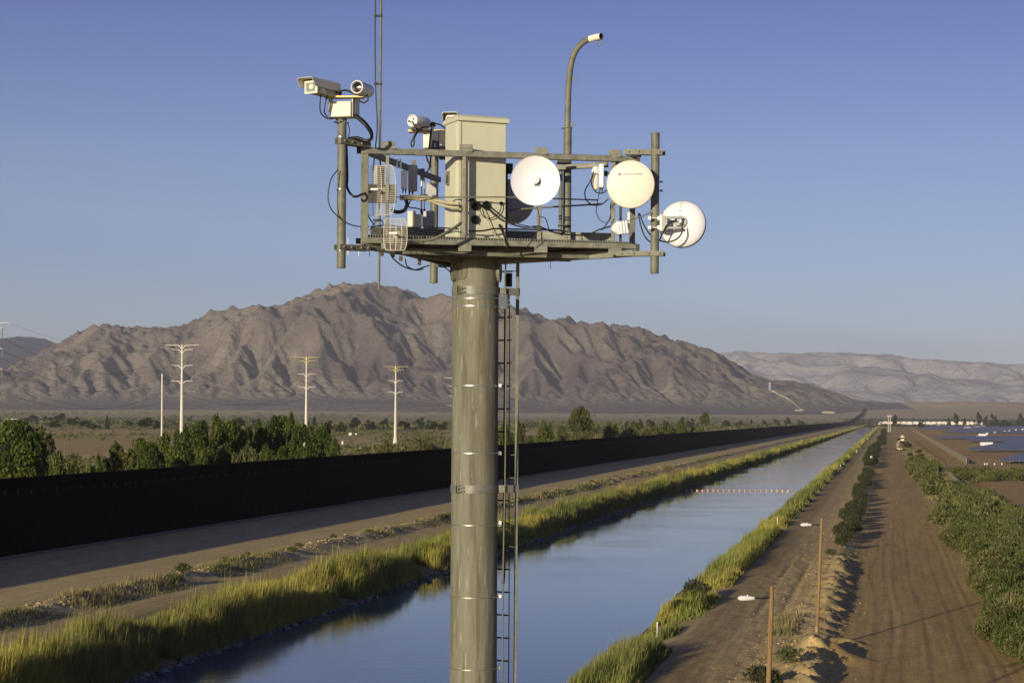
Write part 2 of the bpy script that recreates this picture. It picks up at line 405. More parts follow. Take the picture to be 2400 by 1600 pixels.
def grid_mesh(name, X, Y, Z, m, cols):
    H, W = X.shape; ids = np.arange(H*W).reshape(H, W)
    q = np.stack([ids[:-1, :-1], ids[:-1, 1:], ids[1:, 1:], ids[1:, :-1]], -1).reshape(-1, 4)
    me = npmesh(name, np.stack([X.ravel(), Y.ravel(), Z.ravel()], -1), q, [m], cols, None, True)
    return link(name, me)
M_rock = mat('desert_rock', (1, 1, 1), .95, var=.34, vscale=.028, bump=12, bscale=.04, spec=.1, attr='Col', detail=8)
D = 1.0204
RP = [(-900, 985), (-560, 960), (-300, 925), (-100, 880), (0, 858), (60, 830), (80, 820), (140, 790), (200, 757), (240, 750), (290, 757), (350, 757), (400, 757), (430, 748), (470, 727), (530, 710), (560, 714), (600, 706), (632, 711), (680, 690), (715, 678),
      (745, 662), (790, 657), (812, 661), (850, 656), (880, 664), (910, 664), (940, 680), (965, 684), (985, 690), (1010, 682), (1040, 684), (1110, 694), (1190, 712), (1220, 724), (1250, 736), (1285, 740), (1300, 735), (1340, 746), (1390, 748), (1430, 758),
      (1455, 755), (1500, 774), (1560, 790), (1600, 800), (1650, 818), (1690, 840), (1720, 862), (1765, 880), (1810, 882), (1850, 888), (1880, 898), (1910, 910), (1940, 924), (1970, 938), (2010, 950), (2150, 972)]
RP = (np.array([p[0]*D for p in RP]), np.array([p[1]*D+6 for p in RP]))
cell = 9.
xs = np.arange(-4300, 2150, cell); ys = np.arange(7500, 11700, cell)
X, Y = np.meshgrid(xs, ys)
px = 1200+X/Y*F; prof = np.interp(px, *RP); pk = np.maximum(968.5+px*.0065-prof, 0)*9900/F
ridge = 9900+420*(fbm(X*.0006, X*0, 3, 3)-.5)*2-.12*np.abs(X+300)*.5
basel = 7900+260*(fbm(X*.0011, X*0+9, 3, 8)-.5)*2
t = np.clip((Y-basel)/(ridge-basel), 0, 1); back = np.clip((Y-ridge)/1700, 0, 1)
wx_ = 260*(fbm(X*.0015, Y*.0015, 3, 401)-.5)*2; wy_ = 260*(fbm(X*.0015+9, Y*.0015, 3, 402)-.5)*2
def rdg(x, y, s, o=4, sd=0): return 1-np.abs(2*fbm(x*s, y*s, o, sd, .5)-1)
R1 = rdg(X+wx_+.45*Y, (Y+wy_)*.6, .00120, 3, 403); R2 = rdg(X+wx_-.3*Y, (Y+wy_)*.8, .0033, 3, 404)
t0 = t+.10*(fbm(X*.0025, Y*.0025, 3, 411)-.5)
stp = np.where(Y < ridge, sstep(.30, .97, t0)**1.0, 1-sstep(0, 1, back)); fan = .26*np.where(Y < ridge, t, 1-back)
sl_ = (slice(None, None, 2), slice(None, None, 2)); pn_ = pk/400.
hc = (60*stp*R1+10*fbm(X*.01, Y*.01, 3, 412))[sl_]; Uc = (stp*pn_*(.45+.75*R1**1.5+.25*R2))[sl_]
hc = lem(hc, cell*2, Uc*14*(.7+.6*fbm(X*.02, Y*.02, 2, 417)[sl_]), 45, 1.0, .055, .04, (stp < .02)[sl_], 2.4)
yi = np.arange(X.shape[0])/2.; xi = np.arange(X.shape[1])/2.; y0_ = np.minimum(yi.astype(int), hc.shape[0]-2); x0_ = np.minimum(xi.astype(int), hc.shape[1]-2); fy_ = np.minimum(yi-y0_, 1)[:, None]; fx_ = np.minimum(xi-x0_, 1)[None]
h = (hc[y0_][:, x0_]*(1-fx_)+hc[y0_][:, x0_+1]*fx_)*(1-fy_)+(hc[y0_+1][:, x0_]*(1-fx_)+hc[y0_+1][:, x0_+1]*fx_)*fy_
ks = 620/np.percentile(h, 99.9); h = h*ks
gy, gx = np.gradient(h, cell); st_ = sstep(.12, .5, np.hypot(gx, gy))
h = h+st_*(13*(fbm(X*.012, Y*.012, 3, 406)-.5)+7*(fbm(X*.04, Y*.04, 2, 408)-.5))
Uf = stp*pn_*(.45+.75*R1**1.5+.25*R2)*14*ks*(.6+.8*fbm(X*.03, Y*.03, 2, 418))
h = lem(h, cell, Uf, 14, 1.0, .055, .12, (stp < .02), 1.6)
h = np.maximum(h, 0)+pk*fan
h = np.maximum(h, 0)
gzz = gz(*xyuv(X.ravel(), Y.ravel())).reshape(X.shape)
edge = np.minimum(np.minimum(sstep(0, 300, Y-7500), sstep(0, 500, X+4300)), sstep(0, 200, 2150-X))
h = fit(h*edge, X, Y, RP, -700, 2150, zoff=gzz*(Y < 9000)*0)
h = np.maximum(h-gzz*sstep(0, 200, h)*.55, 0)
gy, gx = np.gradient(h, cell)
steep = np.hypot(gx, gy)
nz = fbm(X*.003, Y*.003, 4, 88); nz2 = fbm(X*.0012+Y*.001, Y*.0018, 3, 89)
c0 = np.array([.165, .136, .130]); c1 = np.array([.240, .205, .178]); c2 = np.array([.118, .090, .104]); c3 = np.array([.31, .28, .22])
k = sstep(.38, .58, nz+.12*(fbm(X*.02, Y*.02, 3, 87)-.5))[..., None]; cc = c0*(1-k)+c1*k
k = (1-sstep(60, 150, h))[..., None]; cc = cc*(1-k*.7)+np.array([.27, .232, .20])*k*.7; k = (sstep(.50, .62, nz2)*(1-sstep(180, 330, h)))[..., None]; cc = cc*(1-k*.75)+c2*k*.75
k = (1-sstep(40, 120, h))[..., None]; cc = cc*(1-k*.6)+np.array([.275, .24, .215])*k*.6; k = (sstep(.6, .75, fbm(X*.006, Y*.006, 4, 90))*(h < 260))[..., None]; cc = cc*(1-k*.6)+c3*k*.6
Zm = h+gzz-6*(1-sstep(0, 12, h))
tag(grid_mesh('mountain', X, Y, Zm, M_rock, cc.reshape(-1, 3)), kind='structure')
def mtz(x, y):
    i = int(round((y-7500)/cell)); j = int(round((x+4300)/cell)); return float(Zm[i, j])
M_rock2 = mat('pale_rock', (1, 1, 1), .95, var=.2, vscale=.006, bump=30, bscale=.012, spec=.1, attr='Col', detail=8)
def far_range(name, prof, lo, hi, Y0, Y1, cell, seed, c0, c1, hzf=1.0, front=.55):
    prof = (np.array([p[0]*D for p in prof]), np.array([p[1]*D for p in prof]))
    xs = np.arange((lo-1200)/F*Y0, (hi-1200)/F*Y1, cell); ys = np.arange(Y0, Y1+1500, cell)
    X, Y = np.meshgrid(xs, ys); px = 1200+X/Y*F; pk = np.maximum(968.5+px*.0065-np.interp(px, *prof), 0)*Y1/F
    t = np.clip((Y-Y0)/(Y1-Y0), 0, 1); back = np.clip((Y-Y1)/1500, 0, 1)
    blob = 1-np.abs(2*fbm(X*.0006, Y*.0006, 4, seed)-1)
    env = (t**front)*(1-sstep(0, 1, back))
    h = pk*env*(.55+.5*blob)+90*(fbm(X*.002, Y*.002, 4, seed+5)-.5)*env
    R_a = rdg(X+.4*Y, Y*.8, .00045, 4, seed+31); h = pk*env*(.30+.75*R_a)+60*(fbm(X*.003, Y*.003, 3, seed+5)-.5)*env
    h = lem(h, cell, env*pk/400.*(.3+1.0*R_a)*10, 30, 1.0, .05, .0, env < .03); h = np.maximum(h, 0)
    h = fit(h, X, Y, prof, lo, hi, 8)
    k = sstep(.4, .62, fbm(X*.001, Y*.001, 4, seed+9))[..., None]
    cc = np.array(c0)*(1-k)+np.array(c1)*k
    e = sstep(0, 500, Y-Y0)
    return grid_mesh(name, X, Y, h*e+119*(1-e)-30*(1-e), M_rock2, cc.reshape(-1, 3))
FR = [(1500, 850), (1560, 835), (1640, 812), (1690, 808), (1740, 814), (1800, 815), (1860, 811), (1900, 814), (1930, 812), (2000, 815), (2040, 814), (2060, 817), (2090, 824), (2130, 826), (2180, 829), (2230, 832), (2260, 831), (2310, 838), (2352, 836), (2500, 830), (2700, 850)]
tag(far_range('far_mountains', FR, 1500, 2760, 17500, 25500, 55, 101, (.44, .41, .43), (.29, .27, .32)), kind='structure')  # bluish cast of distance haze put into both rock colours
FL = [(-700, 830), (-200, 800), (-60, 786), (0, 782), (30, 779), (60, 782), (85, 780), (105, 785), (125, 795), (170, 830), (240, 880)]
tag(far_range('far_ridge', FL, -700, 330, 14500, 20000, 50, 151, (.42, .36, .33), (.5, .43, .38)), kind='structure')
# ================================================================ TOWER
def galv(name, c, v=.18, st=(1, 1, 1), met=.0, ro=.55, sc_=9):
    return mat(name, c, ro, met, v, sc_, .0015, 60, .4, stretch=st)
M_galv = galv('galvanised_steel', (.155, .16, .125), .28)
M_galv2 = galv('galvanised_rail', (.19, .195, .165), .32, (1, 1, 1))
M_shaft = mat('weathered_shaft_steel', (.180, .178, .142), .9, 0, .32, 2.4, .002, 30, .12, stretch=(3.5, 3.5, .35), detail=8)
def streaks(m, col, thr=.68, sx=9, sz=.9, mixmax=.7):
    n = m.node_tree.nodes; l = m.node_tree.links; b = n['Principled BSDF']; src = b.inputs['Base Color'].links[0].from_socket
    tc = n.new('ShaderNodeTexCoord'); mp = n.new('ShaderNodeMapping'); mp.inputs['Scale'].default_value = (sx, sx, sz); mp.inputs['Rotation'].default_value = (.12, .1, 0)
    l.new(tc.outputs['Object'], mp.inputs[0]); no = n.new('ShaderNodeTexNoise'); no.inputs['Scale'].default_value = 2; no.inputs['Detail'].default_value = 3
    l.new(mp.outputs[0], no.inputs[0]); r = n.new('ShaderNodeMapRange'); r.inputs[1].default_value = thr; r.inputs[2].default_value = thr+.08; r.inputs[4].default_value = mixmax
    l.new(no.outputs[0], r.inputs[0]); mx = n.new('ShaderNodeMix'); mx.data_type = 'RGBA'; l.new(r.outputs[0], mx.inputs[0]); l.new(src, mx.inputs[6]); mx.inputs[7].default_value = (*col, 1)
    l.new(mx.outputs[2], b.inputs['Base Color'])
streaks(M_shaft, (.33, .315, .26), .62, 14, 1.6, .7); streaks(M_shaft, (.115, .105, .07), .54, 5, .35, .65)
streaks(M_galv2, (.36, .36, .32), .62, 14, 8, .6)
M_band = mat('band_steel', (.17, .175, .155), .5, .15, .2, 14)
M_strap = mat('bright_strap', (.45, .45, .42), .3, .85, .1)
M_dark = mat('dark_steel', (.05, .048, .045), .6, .2, .2)
M_rubber = mat('black_cable', (.012, .012, .012), .45, 0, .2)
M_white = mat('white_paint', (.74, .76, .80), .45, 0, .03, 6)
M_dish = mat('white_dish', (.78, .81, .90), .4, 0, .02, 3)
M_cream = mat('cream_radome', (.74, .73, .64), .45, 0, .035, 5)
M_cab = mat('beige_cabinet', (.56, .57, .45), .5, 0, .05, 3.5, stretch=(1, 1, .5))
M_cabdark = mat('cabinet_seam', (.2, .18, .12), .7)
M_grey = mat('grey_plastic', (.42, .43, .43), .5, 0, .08)
M_blue = mat('blue_grey_box', (.09, .115, .15), .35, .2, .1)
M_brass = mat('yellowed_plate', (.55, .42, .2), .4, .3, .15, 20)
M_tape = mat('white_tape', (.78, .74, .66), .7, 0, .12, 30)
M_conduit = mat('tan_conduit', (.42, .38, .25), .6, 0, .15, 20)
M_ink = mat('dark_ink', (.03, .035, .07), .6)
M_inkg = mat('grey_ink', (.35, .35, .36), .6)
M_glass = mat('camera_glass', (.25, .28, .26), .05, 0, .1, 8, spec=.8)
M_lens = mat('black_lens', (.01, .008, .008), .08, 0, .1, 8, spec=.9)

def rz3(a): return Matrix.Rotation(a, 3, 'Z')
def pxbox(mb, x0, x1, y0, y1, Y, dep, rot=0, mi=0):
    """box whose near face covers photo pixels x0..x1,y0..y1 at depth Y"""
    a = P(x0, (y0+y1)/2, Y); b = P(x1, (y0+y1)/2, Y); t = P((x0+x1)/2, y0, Y); u = P((x0+x1)/2, y1, Y)
    wx = (b-a).length/max(.3, math.cos(rot)); hz_ = (t-u).length; M = rz3(rot)
    c = (a+b)/2; c.z = (t.z+u.z)/2; c = c+M@Vector((0, dep/2, 0)); mb.box(c, wx, dep, hz_, M, mi); return mb
def yf(px): return 24.6+(px-851)/640*.85
AX = P(1115.5, 600, 26); PR = .301
A_t = P(851, 353, 24.6); A_l = P(851, 563, 24.6); B_t = P(1491, 374, 25.45); B_l = P(1491, 578, 25.45)
C_t = P(1032, 0, 27.6); C_t.z = A_t.z; C_l = C_t.copy(); C_l.z = A_l.z
def on(a, b, px):
    t = (px-851)/640.; return a+(b-a)*t
tw = thing('surveillance_tower', (AX.x, AX.y, 0), 'tall grey steel monopole tower carrying a triangular railed platform of antennas over the canal', 'tower')
# shaft
mb = MB(); zt = A_l.z-.135; mb.tube([(AX.x, AX.y, z) for z in (0, 6, 12, 15, 17.5, zt)], [.345, .325, .31, .303, PR, PR], 64)
shaft = mb.build('shaft', M_shaft, tw)
mb = MB()
mb.lathe([(0, 0), (.36, 0), (.36, .03), (0, .03)], (AX.x, AX.y, zt), n=32); mb.build('cap_plate', M_galv, tw)
def band(y0, y1, nm='clamp_band'):
    z0 = P(1115, y1, 25.7).z; z1 = P(1115, y0, 25.7).z; r = PR+.012; mb = MB()
    mb.lathe([(PR-.01, 0), (r, 0), (r, z1-z0), (PR-.01, z1-z0)], (AX.x, AX.y, z0), n=64); zc = (z0+z1)/2
    o = mb.build(nm, M_band, tw)
    m2 = MB(); a = R_(234); d = Vector((math.cos(a), math.sin(a), 0)); M = rz3(a)
    for k in (-1, 1): m2.box(Vector((AX.x, AX.y, zc))+d*(r+.02)+M@Vector((0, k*.018-.02, 0)), .05, .008, (z1-z0)*.98, M)
    for k in (-1, 1): m2.lathe([(0, 0), (.014, 0), (.014, .05), (.008, .05), (.008, .09), (0, .09)], Vector((AX.x, AX.y, zc+k*.026))+d*(r+.022)-M@Vector((0, .01, 0)), -(M@Vector((0, -1, 0))), 8)
    for b2 in m2.each('band_bolt', M_galv2, tw): sub(b2, o)
    return zc
zb1 = band(670, 689); zb2 = band(1137, 1156)
for y0, tl in ((698, .03), (716.6, -.012), (903, 0), (1062, 0), (1231, 0), (1401, 0), (1570, 0)):
    z = P(1115, y0, 25.7).z; rr = PR+.004+max(0, (15-z)*.0024) if 1 else .309
    m2 = MB(); ax = Vector((tl*-1, 0, 1)).normalized(); m2.lathe([(rr-.006, -.0055), (rr+.002, -.0055), (rr+.002, .0055), (rr-.006, .0055)], (AX.x, AX.y, z), ax, 64)
    m2.box((AX.x+rr+.015 if y0 < 800 else AX.x+rr+.02, AX.y-.02, z), .05, .03, .045)
    m2.build('strap', M_strap, tw)
for sgn, a in ((-1, R_(205)), (1, R_(-15))):
    m2 = MB(); d = Vector((math.cos(a), math.sin(a), 0)); c = Vector((AX.x, AX.y, P(1115, 633, 25.7).z)); s_ = Vector((-d.y, d.x, 0)); H2 = .14; r_ = .075
    loop = [c+s_*(r_*math.cos(t))+Vector((0, 0, H2*math.sin(t) if abs(math.sin(t)) < .99 else H2*math.sin(t))) for t in [2*math.pi*k/20 for k in range(20)]]
    vs = [p+d*(PR-.05) for p in loop]+[p+d*(PR+.035) for p in loop]+[p+d*(PR+.035)+(c-p)*.25 for p in loop]
    fs = [(k, (k+1) % 20, 20+(k+1) % 20, 20+k) for k in range(20)]+[(20+k, 20+(k+1) % 20, 40+(k+1) % 20, 40+k) for k in range(20)]+[tuple(range(40, 60))]
    m2.add(vs, fs); m2.build('hand_hole_cover', M_shaft if sgn < 0 else M_galv, tw)
# radial beams + deck
cen = Vector((AX.x, AX.y, 0))
mb = MB()
for cn in (A_l, B_l, C_l):
    c2 = Vector((cn.x, cn.y, A_l.z-.10)); d = (c2-Vector((AX.x, AX.y, c2.z))); L = d.length; d.normalize(); s_ = Vector((-d.y, d.x, 0))*.05
    p0 = Vector((AX.x, AX.y, c2.z))+d*.2; p1 = Vector((AX.x, AX.y, c2.z))+d*(L-.05)
    vs = [p0-s_+Vector((0, 0, .06)), p0+s_+Vector((0, 0, .06)), p0+s_-Vector((0, 0, .09)), p0-s_-Vector((0, 0, .09)), p1-s_+Vector((0, 0, .06)), p1+s_+Vector((0, 0, .06)), p1+s_-Vector((0, 0, .01)), p1-s_-Vector((0, 0, .01))]
    mb.add(vs, [(0, 1, 2, 3), (7, 6, 5, 4), (0, 4, 5, 1), (1, 5, 6, 2), (2, 6, 7, 3), (3, 7, 4, 0)])
mb.each('radial_beam', M_galv, tw)
mb = MB()   # ring of lower beams below the deck
def lerp(a, b, t): return a+(b-a)*t
mid = [lerp(A_l, B_l, .5), lerp(B_l, C_l, .5), lerp(C_l, A_l, .5)]
ctr = (A_l+B_l+C_l)/3; ctr.z = A_l.z-.12
for k, (p, q) in enumerate(((A_l, B_l), (B_l, C_l), (C_l, A_l))):
    a = lerp(p, ctr, .30); b = lerp(q, ctr, .30); a.z = b.z = A_l.z-.10; mb.bar(a, b, .05, .07)
    a = lerp(p, ctr, .62); b = lerp(q, ctr, .62); a.z = b.z = A_l.z-.10; mb.bar(a, b, .05, .06)
mb.each('support_beam', M_galv, tw)
mb = MB()   # skirt plate under deck
for p, q in ((A_l, B_l),):
    pts = [(955, 575), (1060, 575), (1300, 584), (1215, 599), (1062, 604), (990, 602)]
    vs = [P(x, y, 25.3) for x, y in pts]; vs2 = [v+Vector((0, .02, 0)) for v in vs]; n_ = len(vs)
    mb.add(vs+vs2, [tuple(range(n_))[::-1], tuple(range(n_, 2*n_))]+[(k, (k+1) % n_, n_+(k+1) % n_, n_+k) for k in range(n_)])
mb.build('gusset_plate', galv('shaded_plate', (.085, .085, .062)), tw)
mb = MB(); deckz = A_l.z+.055     # bearing bars of the grating
nv_ = (B_l-A_l); nv_.z = 0; L = nv_.length; nv_.normalize(); inn = Vector((-nv_.y, nv_.x, 0))
area = lambda p, q, r: (q.x-p.x)*(r.y-p.y)-(r.x-p.x)*(q.y-p.y)
k = .05
while k < L-.03:
    base = A_l+nv_*k
    # extent until the triangle side
    def hit(p, q):
        d = q-p; den = inn.x*d.y-inn.y*d.x
        if abs(den) < 1e-9: return 99
        t = ((p.x-base.x)*d.y-(p.y-base.y)*d.x)/den; return t if t > 0 else 99
    t = min(hit(B_l, C_l), hit(C_l, A_l)); a = base+inn*.0; b = base+inn*max(.05, t-.05); a.z = deckz; b.z = deckz
    mb.bar(a-inn*.03, b, .009, .04); k += .034
for t in [.1*i for i in range(1, 24)]:
    a = lerp(A_l, C_l, t/2.9 if t < 2.8 else .96); b = lerp(B_l, C_l, t/2.9 if t < 2.8 else .96); a.z = b.z = deckz+.012; mb.bar(a, b, .008, .012)
mb.build('deck_grating', M_galv2, tw)
def rail(nm, a, b, w_, h_, m=M_galv2):
    mb = MB(); mb.bar(a, b, w_, h_); return mb.build(nm, m, tw, bevel=.006)
ext = .03
rail('top_rail', A_t-(B_t-A_t).normalized()*ext, B_t, .075, .075)
rail('top_rail', A_t+(C_t-A_t).normalized()*.05, C_t, .06, .07, M_galv)
rb0 = P(1425, 386, 25.75); rb1 = P(1306, 393, 25.95); rail('top_rail', rb0, rb1, .06, .065)
rail('top_rail', P(1437, 385, 25.7), B_t, .05, .06)
rail('bottom_rail', A_l-(B_l-A_l).normalized()*ext, B_l, .08, .07)
rail('bottom_rail', A_l, C_l, .06, .07, M_galv); rail('bottom_rail', B_l, C_l, .06, .07, M_galv)
# toe board
for a, b, dz in ((P(868, 542, 25.3), P(1045, 546, 26.3), 0), (P(1168, 549, 26.3), P(1440, 556, 25.9), 0)):
    rail('toe_board', a, b, .02, .105)
# rods
for pts, r in (([P(940, 463, 25.0), P(1092, 462, 24.88), P(1190, 462, 25.0), P(1402, 469, 25.4)], .009), ([P(1166, 494, 25.6), P(1265, 487, 25.6), P(1412, 478, 25.6)], .011), ([P(905, 464, 25.6), P(1003, 457, 26.5)], .007)):
    mb = MB(); mb.tube(pts, r, 8); mb.build('mid_rail', M_galv, tw)
def post(x0, x1, y0, y1, Y, dep=.06, m=M_galv):
    mb = MB(); pxbox(mb, x0, x1, y0, y1, Y, dep); return mb.build('rail_post', m, tw, bevel=.004)
post(848, 863, 358, 572, yf(856)-.02, .012); post(845.5, 850, 352, 574, yf(856)-.02, .07, M_galv2)
post(904, 912, 360, 470, yf(908), .05, M_galv2); post(903, 911, 470, 560, yf(908), .05)
post(1083, 1092, 366, 558, yf(1088)-.03, .012, M_galv2); post(1092, 1097, 366, 556, yf(1090)-.02, .03, M_dark)  # dark second bar stands in for the post's shadow on the cabinet
post(1259, 1269, 366, 566, yf(1264), .05, M_galv2)
post(1433, 1442, 376, 571, yf(1438), .05, M_galv2); post(1452, 1458, 380, 566, 25.8, .05, M_dark)
post(1476, 1489, 380, 575, 25.5, .07, M_galv)
mb = MB()
for x, y0, y1, Y in ((965, 376, 412, 26.9), (985, 395, 425, 27.1)): pxbox(mb, x, x+10, y0, y1, Y, .03)
mb.each('rail_post', M_galv, tw)
# splice plates with holes
def plate(x0, x1, y0, y1, Y, holes=4):
    mb = MB(); pxbox(mb, x0, x1, y0, y1, Y, .012); o = mb.build('splice_plate', M_galv2, tw, bevel=.003); m2 = MB()
    for i in range(holes):
        c = P(x0+(x1-x0)*(i+.7)/(holes+.4), (y0*.45+y1*.55), Y-.001); m2.lathe([(0, .0), (.0085, 0), (.0085, .004)], c, (0, -1, 0), 8)
    [sub(q_, o) for q_ in m2.each('bolt_hole', M_cabdark, tw)]
for a in ((895, 927, 331, 344), (1077, 1108, 338, 351), (1254, 1283, 345, 357), (1427, 1457, 351, 363), (1074, 1105, 577, 589), (1252, 1283, 580, 592), (1426, 1457, 585, 597), (893, 904, 573, 583)):
    plate(a[0], a[1], a[2]-(4 if a[2] > 500 else 0), a[3]+(5 if a[2] < 500 else 0), yf((a[0]+a[1])/2)-.05, 4 if a[1]-a[0] > 12 else 1)
mb = MB()
for x, y0, y1, Y in ((891, 587, 599, 25.4), (917, 589, 602, 25.7), (935, 600, 611, 26), (979, 607, 621, 26.6), (1054, 606, 620, 26.2), (1296, 592, 604, 26)): pxbox(mb, x, x+8, y0, y1, Y, .05)
mb.each('beam_end', M_dark, tw)
# corner pipes
def pipe(x0, x1, y0, y1, Y, nm='corner_pipe', m=M_galv, par=None):
    r = (x1-x0)/2*Y/F; a = P((x0+x1)/2, y1, Y); b = Vector((a.x, a.y, P((x0+x1)/2, y0, Y).z))
    mb = MB(); mb.tube([a, b], r, 28); return mb.build(nm, m, par or tw)
pipe(789, 810, 288, 628, 24.3); pipe(1524, 1544, 312, 641, 25.2); pipe(1007, 1026, 352, 663, 27.75)
def arm(x0, y0, Y0, x1, y1, Y1, hgt=.065):
    a = P(x0, y0, Y0); b = P(x1, y1, Y1); d = (b-a).normalized(); s_ = Vector((-d.y, d.x, 0)).normalized(); m2 = MB()
    for k in (-1, 1): m2.bar(a+s_*k*.055, b+s_*k*.055, .008, hgt)
    m2.bar(a+s_*.0-Vector((0, 0, hgt/2)), b-Vector((0, 0, hgt/2)), .09, .008)
    o = m2.build('standoff_arm', M_galv, tw); m3 = MB()
    for t in (.12, .38, .7, .93):
        p = lerp(a, b, t)-s_*.062*(1 if s_.y > 0 else -1); m3.lathe([(0, 0), (.014, 0), (.014, .015), (.007, .015), (.007, .03), (0, .03)], p, (0, -1, 0), 6)
    [sub(q_, o) for q_ in m3.each('bolt', M_galv2, tw)]
arm(792, 330, 24.25, 862, 340, 24.6, .07); arm(790, 579, 24.25, 860, 582, 24.6, .065)
arm(1467, 357, 25.35, 1556, 357, 25.15, .065); arm(1446, 595, 25.35, 1557, 594, 25.15, .06)
mb = MB(); pxbox(mb, 835, 853, 342, 346, 24.55, .18); pxbox(mb, 836, 850, 344, 358, 24.6, .1); pxbox(mb, 834, 849, 558, 570, 24.6, .12); mb.each('corner_bracket', M_dark, tw)
mb = MB(); pxbox(mb, 1493, 1500, 368, 382, 25.3, .12); pxbox(mb, 1480, 1503, 363, 367, 25.3, .1); pxbox(mb, 1492, 1499, 572, 586, 25.3, .1); pxbox(mb, 1483, 1500, 586, 589, 25.3, .1); mb.each('corner_bracket', M_dark, tw)
for y in (322, 444, 587): # u-bolts
    m2 = MB(); Yp = 24.3; z = P(800, y, Yp).z; c = P(799.5, y, Yp); m2.lathe([(.055, -.004), (.062, -.004), (.062, .004), (.055, .004)], (c.x, c.y, z), n=24); m2.build('pipe_clamp', M_strap, tw)
for y in (352, 594):
    m2 = MB(); c = P(1534, y, 25.2); m2.lathe([(.053, -.005), (.062, -.005), (.062, .005), (.053, .005)], c, n=24); m2.build('pipe_clamp', M_galv2, tw)
m2 = MB()
for y in (426, 447):
    c = P(1545, y, 25.15); m2.tube([c, c+Vector((.05, 0, 0))], .008, 6); m2.lathe([(0, 0), (.016, 0), (.016, .014), (0, .014)], c+Vector((.02, 0, 0)), (1, 0, 0), 6)
m2.each('bolt', M_blue, tw)
# ladder
lad = MB(); xs_ = P(1213, 700, 26.1); lad.bar((xs_.x, xs_.y, .2), (xs_.x, xs_.y, P(1213, 612, 26.1).z), .045, .05)
ladder = lad.build('ladder', M_galv, tw, bevel=.004)
m2 = MB(); x2 = P(1118, 700, 26.45); m2.bar((x2.x, x2.y, .2), (x2.x, x2.y, zt-.1), .04, .05); sub(m2.build('side_rail', M_galv, tw), ladder)
z = P(1200, 637, 26.3).z; k = 0
while z > .3:
    m2 = MB(); m2.tube([(x2.x, x2.y, z), (xs_.x-.07, xs_.y+.1, z)], .0105, 8); m2.tube([(xs_.x-.07, xs_.y+.1, z), (xs_.x, xs_.y+.01, z)], .006, 6, 1)
    sub(m2.build('rung', [M_dark, M_galv2], tw), ladder); z -= .3015; k += 1
for zc in (zb1, zb2, zb2-4.5, zb2-9):
    m2 = MB(); m2.bar((AX.x+PR+.0, AX.y-.05, zc), (xs_.x+.03, xs_.y-.03, zc), .012, .095, mi=0); m2.box((AX.x+PR+.055, AX.y-.07, zc), .075, .014, .095, None, 1)
    for dz in (-.02, .02): m2.lathe([(0, 0), (.01, 0), (.01, .012), (0, .012)], (AX.x+PR+.055, AX.y-.077, zc+dz), (0, -1, 0), 8, 1)
    m2.build('ladder_bracket', [M_band, M_galv2], tw)
# riser cables beside the ladder
def cable(nm, pts, r, label, cat='cable', m=None, grp=None, n=7, k=8):
    mb = MB(); mb.tube(curve_pts(pts, k), r, n); o = mb.build(nm, m or M_rubber, None, pts[0], smooth=60); return tag(o, label, cat, grp)
def zx(px, py, Y): return P(px, py, Y)
x_ = P(1185, 700, 26.2)
mb = MB(); mb.tube([(x_.x, x_.y, P(1185, 720, 26.2).z), (x_.x, x_.y, 14.4), (x_.x-.01, x_.y, 14.3)], .019, 10)
o = mb.build('conduit', M_rubber, None, (x_.x, x_.y, 14)); tag(o, 'thick black conduit strapped beside the ladder just below the platform', 'conduit')
cable('riser_cable', [zx(1178, 592, 25.8), zx(1185, 620, 25.75), zx(1183.5, 660, 25.7), zx(1187, 720, 25.7), zx(1186, 850, 25.72), zx(1184, 1100, 25.8), zx(1180, 1300, 25.8), zx(1177, 1600, 25.8), (zx(1176, 1600, 25.8).x, 25.8, 6), (zx(1176, 1600, 25.8).x, 25.8, .5)], .0105, 'long thin cable running down beside the shaft in front of the ladder', m=mat('grey_riser', (.13, .13, .10), .6))
cable('riser_cable', [zx(1194, 690, 26.3), zx(1194, 850, 26.3), zx(1193, 1200, 26.3), zx(1192, 1600, 26.3), (zx(1192, 1600, 26.3).x, 26.3, .5)], .007, 'thinnest black cable running down the middle of the ladder rungs')
jb = thing('junction_box', P(1182, 706, 25.8), 'small blue-grey box strapped to the shaft below the top clamp band', 'junction box')
mb = MB(); pxbox(mb, 1169, 1187, 688, 724, 25.75, .07); pxbox(mb, 1187.2, 1195, 690, 722, 25.76, .06); mb.build('box', M_blue, jb, bevel=.004)
mb = MB()
for x, y in ((1176, 691), (1176, 720), (1191, 702), (1191, 712)): pxbox(mb, x, x+3, y, y+3, 25.745, .01)
mb.each('screw', M_strap, jb)
lp = thing('splice_closure', P(1192, 655, 26.2), 'pair of short black cylinders hanging beside the ladder right under the platform', 'cable closure')
for x in (1187, 1196): pipe(x-4.5, x+4.5, 640, 672, 26.2, 'canister', M_rubber, lp)
for y in (884+18, 1217+15, 1396): # cable standoffs
    pass
for i, y in enumerate((903, 1224, 1396)):
    c = P(1172, y, 25.9); mb = MB(); mb.box(c, .035, .03, .04); o = mb.build('cable_clip', M_white, None, c)
    tag(o, ['small white clip on the shaft edge beside the ladder, highest of three', 'small white clip on the shaft edge just below the lower ladder bracket', 'small white clip on the shaft edge beside the ladder, lowest of three'][i], 'cable clip', 'white cable clips on the shaft')

